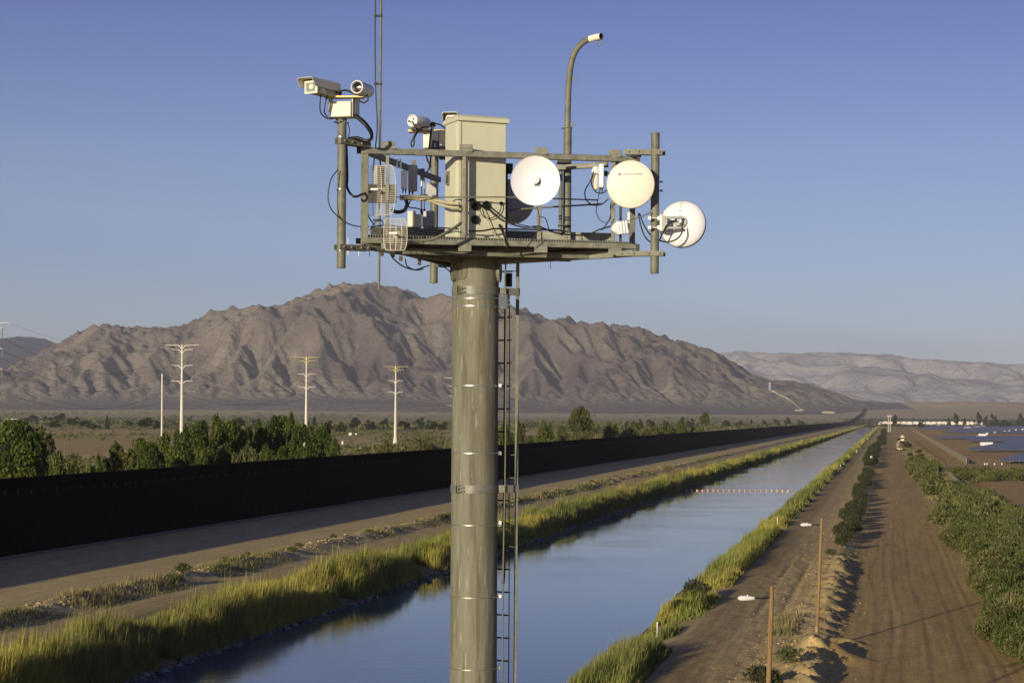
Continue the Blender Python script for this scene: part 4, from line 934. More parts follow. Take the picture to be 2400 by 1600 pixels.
C('black cable drooping from the rear camera plate down past the black case', [(1014, 294, 27.1), (1009, 315, 27.1), (1006, 345, 27.0), (1000, 368, 26.9), (1004, 380, 26.9), (1010, 392, 26.9)], .013)
C('second cable dropping from the rear camera plate beside the black case', [(1015, 296, 27.0), (1013, 320, 27.0), (1010, 350, 27.0), (1009, 375, 26.9), (1006, 395, 26.8), (998, 405, 26.8)], .012)
cb = P(1014.5, 292, 27.1); mb = MB(); mb.lathe([(0, -.04), (.03, -.03), (.042, 0), (.03, .03), (0, .04)], cb, n=14); o = mb.build('cable_coil', M_rubber, None, cb); tag(o, 'round black cable ball on the rear camera plate', 'cable coil')
C('cable running right from the black cable ball to the cabinet', [(1016, 290, 27.1), (1030, 292, 27.0), (1040, 299, 26.9), (1046, 305, 26.8)], .010)
C('thick tan conduit sweeping from the grid antenna to the post, upper of two', [(938, 461, 25.0), (975, 461, 25.2), (1000, 463, 25.1), (1030, 471, 24.95), (1050, 475, 24.9), (1076, 478, 24.85)], .021, M_conduit)
C('thick tan conduit sweeping from the grid antenna to the post, lower of two', [(938, 466, 25.0), (975, 467, 25.15), (1005, 470, 25.05), (1030, 479, 24.9), (1052, 485, 24.85), (1076, 487, 24.8)], .017, M_conduit)
C('black hose bundle dropping below the large grid antenna', [(950, 466, 25.2), (954, 480, 25.1), (946, 494, 25.0), (928, 497, 24.95), (918, 490, 24.95)], .024)
C('dark hose lying across the lower rail up to the cabinet base', [(955, 562, 24.5), (985, 563, 24.5), (1015, 560, 24.45), (1045, 545, 24.45), (1068, 532, 24.5), (1081, 522, 24.55)], .020, mat('grey_hose', (.1, .1, .085), .6))
C('black cable running along the toe board left of the cabinet', [(870, 532, 25.2), (905, 528, 25.0), (950, 533, 25.1), (990, 536, 25.2), (1030, 534, 25.0), (1075, 537, 24.8)], .009)
C('black cable running along the platform right of the post past the cabinet', [(1098, 541, 24.9), (1130, 541, 24.95), (1160, 536, 25.0), (1200, 537, 25.1), (1260, 538, 25.2), (1310, 540, 25.4), (1340, 545, 25.4)], .011)
C('black cable fanning from the left cabinet port down to the deck right', [(1139, 484, 25.3), (1150, 495, 25.2), (1170, 512, 25.1), (1195, 524, 25.0), (1230, 533, 25.0), (1262, 531, 25.0), (1300, 545, 25.2), (1345, 551, 25.3), (1380, 549, 25.4), (1405, 538, 25.4), (1440, 528, 25.4)], .010)
C('thinner cable fanning from the cabinet ports, just above the long one', [(1142, 480, 25.3), (1160, 494, 25.2), (1182, 512, 25.1), (1205, 522, 25.0), (1240, 531, 25.0), (1290, 541, 25.1)], .007)
C('thin cable loop hanging between two cabinet ports', [(1124, 485, 25.3), (1130, 504, 25.25), (1145, 512, 25.25), (1163, 505, 25.25), (1174, 490, 25.3), (1174, 479, 25.35)], .006)
C('thin brown wire falling from the cabinet ports to the shaft', [(1130, 484, 25.25), (1142, 510, 25.2), (1156, 545, 25.1), (1172, 565, 25.0), (1186, 576, 25.0)], .006, M_conduit)
C('cable falling from the lower right of the cabinet past the rail', [(1170, 528, 25.3), (1178, 545, 25.2), (1184, 560, 25.0), (1187, 578, 24.95), (1186, 592, 25.0)], .011)
C('short black cable curl around the left cabinet port', [(1100, 470, 25.25), (1108, 468, 25.2), (1118, 476, 25.2), (1128, 484, 25.2), (1139, 481, 25.25)], .013)
C('second short black cable curl between the cabinet ports', [(1104, 478, 25.2), (1115, 473, 25.2), (1126, 481, 25.2), (1136, 488, 25.2)], .012)
C('thin cable hanging straight beside the middle right post', [(1259, 485, 24.9), (1263, 505, 24.9), (1262, 535, 24.9), (1250, 560, 24.9), (1236, 577, 24.95)], .006)
C('thin cable curling right of the middle right post', [(1264, 507, 24.9), (1278, 512, 24.9), (1284, 528, 25.0), (1290, 540, 25.1), (1320, 552, 25.2)], .006)
C('black loop from the small white radio round to the cream dish', [(1392, 402, 25.2), (1383, 425, 25.2), (1371, 448, 25.2), (1375, 470, 25.2), (1392, 481, 25.2), (1412, 478, 25.2), (1426, 466, 25.2)], .008)
C('second black loop from the small white radio to the cream dish', [(1391, 405, 25.25), (1386, 430, 25.25), (1396, 449, 25.25), (1410, 453, 25.25), (1424, 445, 25.25)], .008)
C('thin cable dropping from the small white radio down to the deck', [(1406, 444, 25.3), (1400, 475, 25.3), (1398, 500, 25.3), (1410, 519, 25.3), (1425, 520, 25.3), (1433, 508, 25.3)], .005)
C('cable climbing from the deck to the right rail post', [(1410, 540, 25.4), (1425, 520, 25.4), (1432, 500, 25.4), (1431, 480, 25.4), (1440, 460, 25.4)], .007)
C('grey cable running from the tilted radio across to the far right pipe', [(1463, 520, 25.1), (1490, 512, 25.1), (1512, 504, 25.1), (1526, 497, 25.1)], .008, mat('grey_cable', (.12, .12, .11), .5))
C('left of two black cables behind the cream dish going down to the right pipe', [(1496, 500, 25.3), (1502, 530, 25.3), (1512, 555, 25.3), (1525, 568, 25.2)], .009)
C('right of two black cables behind the cream dish going down to the right pipe', [(1499, 500, 25.3), (1508, 525, 25.3), (1518, 542, 25.3), (1526, 553, 25.2)], .009)
C('black cable looping from the back-seen dish hub to the right pipe', [(1598, 526, 24.95), (1598, 545, 24.95), (1586, 560, 24.95), (1566, 567, 24.97), (1546, 564, 25.05)], .010)
C('short thick black cable across the bracket of the back-seen dish', [(1592, 519, 24.93), (1575, 520, 24.93), (1563, 528, 24.93), (1553, 548, 25.0), (1545, 564, 25.05)], .010)
C('black cable sagging under the platform from the left rail to the rear pipe', [(912, 588, 25.6), (922, 606, 25.7), (945, 624, 25.9), (972, 632, 26.3), (990, 627, 26.8), (1006, 622, 27.3)], .009)
C('black cable under the platform between rear pipe and shaft', [(1028, 623, 27.2), (1042, 627, 26.8), (1052, 634, 26.2), (1060, 642, 26.0)], .008)
C('short inner cable sagging under the platform left part', [(950, 607, 25.9), (955, 624, 26.0), (975, 633, 26.4), (992, 630, 26.8)], .008)
C('thin chain hanging below the platform right part', [(1290, 600, 25.8), (1291, 610, 25.8), (1290, 621, 25.8), (1291, 630, 25.8)], .004)
C('short wire tail hanging below the platform near the chain', [(1281, 600, 25.8), (1281, 607, 25.8), (1280, 612, 25.8)], .005)
C('tie wires between the toe board and the rail post at left', [(866, 540, 25.1), (880, 520, 25.0), (893, 516, 25.0), (900, 528, 25.0)], .006)
C('thin cable dropping behind the corner post to the deck', [(862, 500, 25.0), (866, 512, 25.0), (878, 527, 25.1)], .008)
C('cables crossing below the mid rail to the finned radio', [(962, 470, 25.3), (958, 485, 25.4), (975, 488, 25.6), (990, 492, 25.7)], .008)
# ================================================================ LAND
def zat(u, v): return float(gz(np.array([u]), np.array([v]))[0])
def zxy(x, y): return zat(*xyuv(x, y))
def kin(o): return [c for c in bpy.data.objects if c.parent == o]
_kids = {}
def copy_tree(o, loc, rz=0, s=1, sz=None, label=None, group=None):
    c = o.copy(); COL.objects.link(c); c.location = loc; c.rotation_euler[2] = rz; c.scale = (s, s, sz or s)
    if label: c['label'] = label
    if group: c['group'] = group
    if o.name not in _kids: _kids[o.name] = [(k, kin(k)) for k in kin(o)]
    for k, gs in _kids[o.name]:
        d = k.copy(); COL.objects.link(d); d.parent = c
        for g in gs: e = g.copy(); COL.objects.link(e); e.parent = d
    return c
# ---------------------------------------------------------------- border fence
M_rust = mat('dark_rusted_steel', (.014, .009, .007), .9, 0, .55, 1.5, stretch=(1, 1, .3), detail=6, spec=.05)
M_plate = mat('fence_plate', (.009, .007, .007), .9, 0, .3, 2, spec=.05)
M_conc = mat('concrete_footing', (.16, .14, .11), .9, 0, .15, 2)
FU = -98.5; PLN = 11.0; fang = -AL
def panel_mesh():
    mb = MB(); n_ = int(PLN/.25)
    for i in range(n_): y = (i+.5)*.25; mb.box((0, y, 3.9), .15, .15, 7.7)
    a = mb.build('bollard_row', M_rust, smooth=0); mb = MB()
    mb.box((.02, PLN/2, 8.4), .10, PLN, 1.4)
    for i in range(n_): mb.box((.085, (i+.5)*.25, 8.4+.05), .03, .09, 1.5)
    b = mb.build('climb_plate', M_plate, smooth=0); mb = MB()
    for i in range(3): mb.box((.10, i*3.66+.05, 7.45), .05, .07, .42)
    c = mb.build('seam_strap', mat('strap_light', (.07, .065, .06), .7), smooth=0); mb = MB()
    mb.box((.08, PLN/2, .12), .7, PLN, .3); d = mb.build('footing', M_conc, smooth=0)
    return a, b, c, d
fx, fy = uvxy(FU, 120)
bf = thing('border_fence', (fx, fy, 0), 'long tall black steel bollard border fence running beside the canal road to the horizon', 'border fence')
pm = panel_mesh()
for i in range(62):
    v = 120+i*PLN; x, y = uvxy(FU, v)
    for k, p in enumerate(pm):
        o = p if i == 0 else p.copy()
        if i: COL.objects.link(o)
        o.parent = bf; o.location = (x-fx, y-fy, 0); o.rotation_euler[2] = fang
mb = MB(); v = 120+62*PLN; vs = []
vv = [v]; 
while vv[-1] < 12000: vv.append(vv[-1]+(22 if vv[-1] < 2500 else 60))
for k, v in enumerate(vv):
    x, y = uvxy(FU+(0 if v < 8500 else (v-8500)*.004), v); z = max(-.3, zxy(x, y))
    for dx, zz in ((-.1, -1), (.1, -1), (.1, 9.1), (-.1, 9.1)): vs.append((x+dx, y, z+zz))
n_ = len(vv); mb.add(vs, [(4*i+a, 4*i+(a+1) % 4, 4*i+4+(a+1) % 4, 4*i+4+a) for i in range(n_-1) for a in range(4)])
o = mb.build('distant_panels', M_rust, bf, smooth=0); o['kind'] = 'stuff'

# ---------------------------------------------------------------- foliage generators
def leaves(cen, rad, n, size, pal, seed, flat=.0, shell=.55, aspect=2.0, up=0.3):
    """cen (k,3), rad (k,3): lobes. returns tri V,F,C"""
    r = np.random.RandomState(seed); k = len(cen); w_ = (rad[:, 0]*rad[:, 2]); w_ = w_/w_.sum(); li = r.choice(k, n, p=w_)
    d = r.normal(size=(n, 3)); d /= np.linalg.norm(d, axis=1)[:, None]; d[:, 2] = np.where(d[:, 2] < -.55, -d[:, 2], d[:, 2])
    rr = shell+(1-shell)*r.rand(n)**.6; rr *= 1+.13*np.sin(d[:, 0]*7+li)*np.cos(d[:, 2]*6+li*2)
    c = cen[li]+d*rad[li]*rr[:, None]
    ax = d*.6+r.normal(size=(n, 3))*.8+np.array([0, 0, up]); ax /= np.linalg.norm(ax, axis=1)[:, None]
    bx = np.cross(ax, r.normal(size=(n, 3))); bx /= np.linalg.norm(bx, axis=1)[:, None]
    s = size*(.6+.8*r.rand(n))[:, None]
    V = np.stack([c-bx*s/aspect, c+bx*s/aspect, c+ax*s], 1).reshape(-1, 3); Fc = np.arange(3*n).reshape(n, 3)
    pal = np.array(pal); cl = pal[r.randint(len(pal), size=k)][li]*(.75+.5*r.rand(n))[:, None]
    return V, Fc, cl
def merge(parts):
    V = []; Fc = []; Cc = []; b = 0
    for v, f, c in parts: V.append(v); Fc.append(f+b); Cc.append(c); b += len(v)
    return np.concatenate(V), np.concatenate(Fc), np.concatenate(Cc)
def leaf_mat(name):
    m = mat(name, (1, 1, 1), .6, 0, .12, 1.2, attr='Col', spec=.25); n = m.node_tree.nodes; l = m.node_tree.links
    b = n['Principled BSDF']; tr = n.new('ShaderNodeBsdfTranslucent'); mx = n.new('ShaderNodeMixShader'); mx.inputs[0].default_value = .25
    l.new(b.inputs['Base Color'].links[0].from_socket, tr.inputs[0]); l.new(b.outputs[0], mx.inputs[1]); l.new(tr.outputs[0], mx.inputs[2]); l.new(mx.outputs[0], n['Material Output'].inputs[0]); return m
M_leaf = leaf_mat('foliage'); M_reed = leaf_mat('reed_blades'); M_bark = mat('bark', (.16, .12, .085), .9, 0, .25, 3)
GREEN = [(.062, .095, .018), (.095, .13, .022), (.045, .072, .015), (.125, .15, .030)]
OLIVE = [(.115, .12, .04), (.145, .14, .05), (.09, .10, .034)]
DARK = [(.040, .050, .026), (.050, .060, .030)]
SALT = [(.15, .155, .055), (.125, .135, .042), (.18, .175, .07), (.10, .125, .034)]
def tree_proto(seed, h, w_, n, size, pal, lobes=16, trunkh=.18, colum=.0):
    r = np.random.RandomState(seed); cen = []; rad = []
    for i in range(lobes):
        t = r.rand(); zz = h*(trunkh+.14+(.86-trunkh-.06)*t); prof = math.sin(min(1, (1-t)*1.25+.12)*math.pi/2)*(1-.25*(t < .2))
        a = r.rand()*6.28; q = w_/2*prof*(.35+.5*r.rand()); rr = w_*(.13+.12*r.rand())*(1.1-.4*t)
        cen.append((q*math.cos(a), q*math.sin(a), min(zz, h-rr*(1.0+colum)))); rad.append((rr, rr, rr*(1.15+colum+.4*r.rand())))
    V, Fc, Cc = leaves(np.array(cen), np.array(rad), n, size, pal, seed)
    V[:, 2] = np.maximum(V[:, 2], .02*h)
    me = npmesh('crown', V, Fc, [M_leaf], Cc); mb = MB(); mb.tube([(0, 0, -.3), (0, 0, h*.25), (.02*w_, .01*w_, h*.55), (.03*w_, 0, h*.8)], [w_*.03+.08, w_*.026+.06, w_*.016+.04, .03], 8)
    for i in range(5):
        c = cen[i]; mb.tube([(0, 0, h*(.15+.05*i)), (c[0]*.5, c[1]*.5, (h*.2+c[2])/2), c], [w_*.014+.03, w_*.01+.02, .02], 6)
    tr = mb.build('trunk', M_bark)
    e = link('tree', None); crown = link('crown', me, e); tr.parent = e; return e
def palm_proto(seed, h, R0):
    r = np.random.RandomState(seed); V = []; Fc = []; Cc = []; b = 0
    for i in range(46):
        a = r.rand()*6.28; e0 = R_(-25+115*r.rand()**.8); L = R0*(.85+.3*r.rand()); pts = []; x = 0; z = h; th = e0
        for k in range(7): pts.append((x, z)); x += L/6*math.cos(th); z += L/6*math.sin(th); th -= .22+.1*r.rand()
        for k in range(6):
            (x0, z0), (x1, z1) = pts[k], pts[k+1]
            for sgn in (-1, 1):
                for q in (0, .5):
                    xa = x0+(x1-x0)*q; za = z0+(z1-z0)*q; wl = R0*.20*(1-(k/6)**2*.7); p = [(xa, 0, za), (xa+.10*R0*.6, 0, za), (xa+wl*.9, sgn*wl, za-wl*.35)]
                    for (xx, yy, zz) in p: V.append((xx*math.cos(a)-yy*math.sin(a), xx*math.sin(a)+yy*math.cos(a), zz))
                    Fc.append((b, b+1, b+2)); b += 3; g = .7+.6*r.rand(); Cc.append((.20*g, .205*g, .08*g))
                wl = R0*.045*(1.3-k/6); p = [(x0, -sgn*wl, z0), (x1, sgn*wl, z1), (x0, sgn*wl, z0-.05)]
                for (xx, yy, zz) in p: V.append((xx*math.cos(a)-yy*math.sin(a), xx*math.sin(a)+yy*math.cos(a), zz))
                Fc.append((b, b+1, b+2)); b += 3; Cc.append((.22, .22, .095))
    me = npmesh('fronds', V, Fc, [M_leaf], np.array(Cc)); mb = MB(); mb.tube([(0, 0, -.3), (0, 0, h*.5), (.1, 0, h)], [.3, .26, .32], 8)
    tr = mb.build('trunk', M_bark); e = link('palm_tree', None); link('fronds', me, e); tr.parent = e; return e
protos = {'g0': tree_proto(1, 14, 11, 9000, .50, GREEN, 26, .05), 'g1': tree_proto(2, 14, 8, 8000, .46, GREEN, 24, .05, .5), 'g2': tree_proto(3, 10, 10, 7000, .42, GREEN+OLIVE, 20, .05),
          'o0': tree_proto(4, 7, 10, 6000, .42, OLIVE, 18, .03), 'o1': tree_proto(5, 8, 7, 5000, .42, OLIVE+GREEN, 16, .04), 'e0': tree_proto(6, 20, 12, 7000, .6, OLIVE, 22, .22, .3), 'e1': tree_proto(7, 16, 8, 3500, .55, OLIVE, 9, .5), 'd0': tree_proto(8, 12, 10, 2500, .8, DARK, 14, .08), 'd1': tree_proto(9, 14, 8, 2000, .8, DARK, 12, .1, .4),
          'p0': palm_proto(10, 5, 4.2), 'p1': palm_proto(11, 7.5, 3.4)}
PH = {'g0': (14, 11), 'g1': (14, 8), 'g2': (10, 10), 'o0': (7, 10), 'o1': (8, 7), 'e0': (20, 12), 'e1': (16, 8), 'd0': (12, 10), 'd1': (14, 8), 'p0': (7.5, 8), 'p1': (10, 7)}
used = set()
def wallY(px): k = (px-1200)/F; return 98.5/max(.02, SA-k*CA)
def put_tree(kind, px, top, Y, wpx, label, cat='tree', group=None, base=None):
    H0, W0 = PH[kind]; x = P(px, top, Y).x; zb = zxy(x, Y) if base is None else base; zt_ = P(px, top, Y).z; h_ = max(1.2, zt_-zb); s = wpx*Y/F/W0; loc = (x, Y, zb)
    p = protos[kind]
    if kind not in used: used.add(kind); o = p; o.location = loc; o.rotation_euler[2] = random.random()*6; o.scale = (s, s, h_/H0)
    else: o = copy_tree(p, loc, random.random()*6, s, h_/H0)
    tag(o, label, cat, group); return o
G1 = 'green trees behind the fence at left'
names = ['dark green bushy tree cut by the left frame edge, beyond the fence', 'largest rounded dark tree near the left frame edge, beyond the fence', 'tree at the right shoulder of the big left edge tree clump']
for i, (k, px, top, Y, w_) in enumerate((('g0', -25, 1005, 300, 150), ('g0', 48, 995, 285, 150), ('g2', 98, 1012, 295, 80))): put_tree(k, px, top, Y, w_, names[i], group=G1)
lst = [('g2', 140, 1066, 268, 60), ('g1', 172, 1080, 262, 45), ('o1', 205, 1074, 268, 50), ('g1', 236, 1068, 285, 45), ('g2', 268, 1044, 300, 70), ('o1', 322, 1012, 420, 55), ('g2', 300, 1060, 300, 70), ('g0', 350, 1040, 330, 80), ('g2', 388, 1022, 345, 75),
       ('g1', 430, 1002, 380, 60), ('g0', 470, 992, 390, 80), ('g1', 513, 977, 400, 65), ('g0', 548, 992, 410, 75), ('g1', 580, 1000, 420, 55), ('g1', 612, 990, 425, 60), ('g0', 648, 980, 420, 80), ('g1', 680, 970, 430, 42), ('g0', 706, 1000, 400, 80), ('g1', 736, 1000, 415, 55), ('g0', 762, 998, 425, 60), ('g1', 785, 1030, 400, 40),
       ('g2', 420, 1045, 320, 80), ('g1', 480, 1040, 330, 70), ('g1', 530, 1040, 335, 60), ('o0', 575, 1062, 330, 80), ('g1', 625, 1045, 350, 60), ('g1', 668, 1040, 360, 60), ('g2', 640, 1072, 345, 55), ('g1', 720, 1045, 370, 60), ('g2', 752, 1062, 370, 55), ('g2', 790, 1075, 375, 50), ('o0', 560, 1078, 320, 60)]
desc = ['small bush-like tree right of the big left edge tree', 'small dark upright tree between the left edge clump and the long tree belt', 'pale low tree peeping over the fence at left', 'short upright tree just before the long tree belt begins', 'first rounded tree at the left end of the long tree belt', 'thin pale tree rising behind the left end of the tree belt', 'low bright tree at the tree belt left foot', 'broad tree left of the slim white pole', 'broad tree standing below the slim white pole',
        'upright tree right of the slim white pole', 'broad tree right of the tallest white pylon foot', 'pointed tree making a peak between the left two pylons', 'broad tree right of the pointed peak tree', 'upright tree in the dip of the tree belt', 'upright tree left of the belt highest crown', 'broad tall crown left of the middle pylon', 'slender tip, highest point of the tree belt left of the middle pylon', 'broad tree around the middle pylon foot', 'upright tree right of the middle pylon foot', 'broad tree near the right end of the tree belt', 'last dark tree at the right end of the tree belt',
        'front row broad tree under the slim white pole', 'front row upright tree under the left tall pylon', 'front row upright tree below the pointed peak tree', 'grey-green round shrub tree in the front row of the belt', 'front row upright tree right of the grey-green round one', 'front row upright tree left of the middle pylon', 'low bright tree touching the fence top left of the middle pylon', 'front row upright tree below the middle pylon', 'front row round tree right of the middle pylon', 'front row round tree at the belt right foot', 'low grey-green bush touching the fence top']
for (k, px, top, Y, w_), d in zip(lst, desc): put_tree(k, px, top, Y, w_, d, group=G1)
G2 = 'trees and palms behind the fence right of the tower'
lst = [('g2', 1180, 1000, 1.15, 60, 'dark tree half behind the tower ladder'), ('g2', 1216, 990, 1.2, 45, 'dark round tree just right of the ladder rail'), ('o1', 1243, 1012, 1.12, 40, 'low dark tree right of the ladder rail tree'), ('g2', 1272, 1000, 1.2, 50, 'round tree below the airy pale crown'), ('o1', 1284, 977, 1.3, 42, 'airy pale crown left of the tallest tree'), ('o1', 1320, 990, 1.3, 36, 'dark low crown between airy tree and tallest tree'),
       ('e0', 1360, 956, 1.25, 62, 'tallest broad-topped tree beyond the fence right of the tower'), ('o0', 1350, 1015, 1.1, 50, 'low green brush at the foot of the tallest tree'), ('o1', 1440, 984, 1.35, 30, 'small airy tree right of the palms'), ('o0', 1432, 1004, 1.15, 50, 'wide low shrub right of the palms'), ('g2', 1484, 989, 1.2, 42, 'round dark tree in the middle of the right tree row'), ('o0', 1475, 1008, 1.1, 60, 'wide low shrub below the round dark tree'), ('o0', 1530, 1002, 1.15, 70, 'widest low shrub right of the round dark tree'),
       ('o1', 1572, 991, 1.2, 40, 'olive tree left of two thin trees'), ('g2', 1594, 988, 1.25, 34, 'darker tree touching the olive tree right side'), ('o1', 1622, 996, 1.2, 30, 'small tree left of the lollipop tree'), ('e1', 1652, 966, 1.2, 27, 'tall bare-trunked lollipop tree beyond the fence'), ('o0', 1640, 1006, 1.1, 40, 'brush at the foot of the lollipop tree')]
for k, px, top, f, w_, d in lst: put_tree(k, px, top, wallY(px)*f, w_, d, group=G2)
for k, px, top, f, w_, d in [('p1', 1397, 990, 1.12, 40, 'large palm right of the tallest tree'), ('p0', 1321, 1006, 1.1, 56, 'low palm with a bushy crown left of the tallest tree'), ('p0', 1366, 1010, 1.06, 44, 'low palm touching the large palm'), ('p0', 1294, 1026, 1.06, 34, 'smallest palm near the fence top, leftmost of four'), ('p0', 1637, 1000, 1.06, 24, 'tiny palm at the lollipop tree'), ('p0', 992, 1016, 1.22, 66, 'palm with arching fronds left of the tower shaft'), ('p0', 1018, 1034, 1.2, 50, 'lower palm right beside the arching one, next to the shaft')]:
    put_tree(k, px, top, wallY(px)*f, w_, d, 'palm tree', 'palms beyond the fence')
for i, (px, top, w_, k) in enumerate(((880, 1078, 70, 'o0'), (925, 1082, 60, 'o0'), (855, 1090, 50, 'o0'), (960, 1062, 60, 'o0'), (1040, 1058, 60, 'o0'), (905, 1060, 40, 'o1'), (905, 1040, 40, 'o0'))):
    put_tree(k, px, top, wallY(px)*1.14+(60 if i > 4 else 0), w_, ['grey-green shrub at the fence top below two thin poles', 'shrub at the fence top below the right white pylon', 'low shrub at the fence top right of the tree belt', 'shrub left of the arching palm', 'shrub between the low palm and the shaft', 'upright shrub left of the right pylon foot', 'round shrub behind the right pylon foot'][i], 'shrub', 'shrubs at the fence top left of the tower')
# further trees: named ones, then the far mass
far = [(145, 968, 34, 3300), (110, 975, 30, 3200), (80, 972, 26, 3500), (175, 977, 34, 2800), (200, 985, 28, 2300), (215, 992, 26, 2200), (345, 978, 44, 2200), (252, 974, 12, 2000), (366, 986, 20, 2100), (60, 978, 22, 3600), (40, 982, 18, 3500), (446, 976, 14, 3600), (300, 985, 26, 2500), (130, 984, 30, 2300),
       (556, 979, 40, 2400), (602, 980, 24, 2600), (738, 975, 12, 2600), (770, 985, 30, 2100), (830, 978, 34, 2300), (865, 984, 30, 2200), (905, 980, 26, 2600), (985, 978, 24, 2800), (945, 986, 40, 2300), (1010, 984, 30, 2400), (1042, 988, 30, 2100), (800, 990, 26, 1900),
       (1470, 985, 12, 2700), (1500, 981, 14, 2600), (1522, 982, 26, 2900), (1560, 985, 20, 2800), (1600, 977, 20, 3000), (1620, 982, 24, 3000), (1700, 984, 22, 3300), (1735, 985, 20, 3600), (1790, 984, 14, 3800), (1846, 978, 16, 4000), (1820, 982, 18, 4000), (1875, 984, 20, 4500), (1760, 982, 10, 3600)]
for i, (px, top, w_, Y) in enumerate(far): put_tree('d0' if i % 2 else 'd1', px, top, Y, w_, 'distant dark tree on the plain beyond the border fence', group='distant trees on the plain')
rt = [(2097, 971, 14, 3900, 'd1', 'single dark conical tree beside the far double light poles'), (2240, 967, 15, 4600, 'd1', 'thin bare-looking tree left of the dark pair over the white greenhouses'), (2293, 965, 16, 4600, 'd1', 'tall dark tree, left one of the pair over the white greenhouses'), (2328, 970, 20, 4600, 'd0', 'broad dark tree, right one of the pair over the white greenhouses'), (2311, 974, 12, 4700, 'd1', 'thin tree between the dark pair'), (2393, 969, 20, 4600, 'd0', 'dark tree at the right frame edge over the solar panels'), (2225, 978, 9, 4700, 'd1', 'small thin tree over the white greenhouses'), (2262, 978, 9, 4800, 'd1', 'small thin tree just left of the dark pair'), (2355, 984, 26, 4500, 'd0', 'low wide dark tree right of the pair'), (2160, 985, 16, 3800, 'd0', 'low dark bush at the far end of the tan wall')]
for px, top, w_, Y, k, d in rt: put_tree(k, px, top, Y, w_, d, group='trees along the far right field edge')
for k in list(protos):
    if k not in used: raise Exception(k)

# scattered desert scrub (uncountable)
def scrub(name, label_kind, XY, size, pal, per, seed, ls):
    r = np.random.RandomState(seed); n = len(XY); u, v = xyuv(XY[:, 0], XY[:, 1]); z = gz(u, v)
    rad = size[:, None]*np.array([1, 1, .62])*(.8+.4*r.rand(n, 3)); cen = np.stack([XY[:, 0], XY[:, 1], z+rad[:, 2]*.5], 1)
    li = np.repeat(np.arange(n), per); d = r.normal(size=(n*per, 3)); d /= np.linalg.norm(d, axis=1)[:, None]; d[:, 2] = np.abs(d[:, 2])*1.0-.15
    c = cen[li]+d*rad[li]*(.6+.4*r.rand(n*per, 1)); s = (size[li]*ls)[:, None]*(.6+.8*r.rand(n*per, 1))
    ax = d+r.normal(size=d.shape)*.7; ax /= np.linalg.norm(ax, axis=1)[:, None]; bx = np.cross(ax, r.normal(size=d.shape)); bx /= np.linalg.norm(bx, axis=1)[:, None]
    V = np.stack([c-bx*s*.55, c+bx*s*.55, c+ax*s], 1).reshape(-1, 3); pal = np.array(pal)
    cl = pal[r.randint(len(pal), size=n)][li]*(.75+.5*r.rand(n*per))[:, None]
    o = link(name, npmesh(name, V, np.arange(len(V)).reshape(-1, 3), [M_leaf], cl)); tag(o, kind='stuff'); return o
def scatter(n, Y0, Y1, pxa, pxb, umax, seed, pw=1.0, dens=None):
    r = np.random.RandomState(seed); Y = Y0*(Y1/Y0)**(r.rand(n)**pw); px = pxa+(pxb-pxa)*r.rand(n); X = (px-1200)/F*Y; u, v = xyuv(X, Y)
    k = (u < umax)
    if dens is not None: k &= r.rand(n) < dens(X, Y)
    k &= ~((X > -290) & (X < -150) & (Y > 800) & (Y < 1220))
    return np.stack([X[k], Y[k]], 1)
dn = lambda X, Y: .12+.88*sstep(.45, .58, fbm(X*.006, Y*.0022, 3, 301))
q = scatter(15000, 260, 2600, -80, 1700, -104, 51, .8, dn); scrub('desert_scrub', 0, q, .7+1.6*rng.rand(len(q))**2, OLIVE+SALT+SALT, 16, 61, .55)
q = scatter(14000, 2200, 7200, -60, 2000, -110, 52, .9, lambda X, Y: .10+.9*sstep(.46, .56, fbm(X*.003, Y*.0012, 3, 302))); scrub('far_scrub', 0, q, 2+4.5*rng.rand(len(q))**2, OLIVE+SALT+DARK, 10, 62, .6)
q = scatter(2600, 4700, 6800, 1980, 2460, 1e9, 53, 1, lambda X, Y: (X > 0)); scrub('far_field_scrub', 0, q, 2+3.5*rng.rand(len(q))**2, DARK, 12, 63, .55)

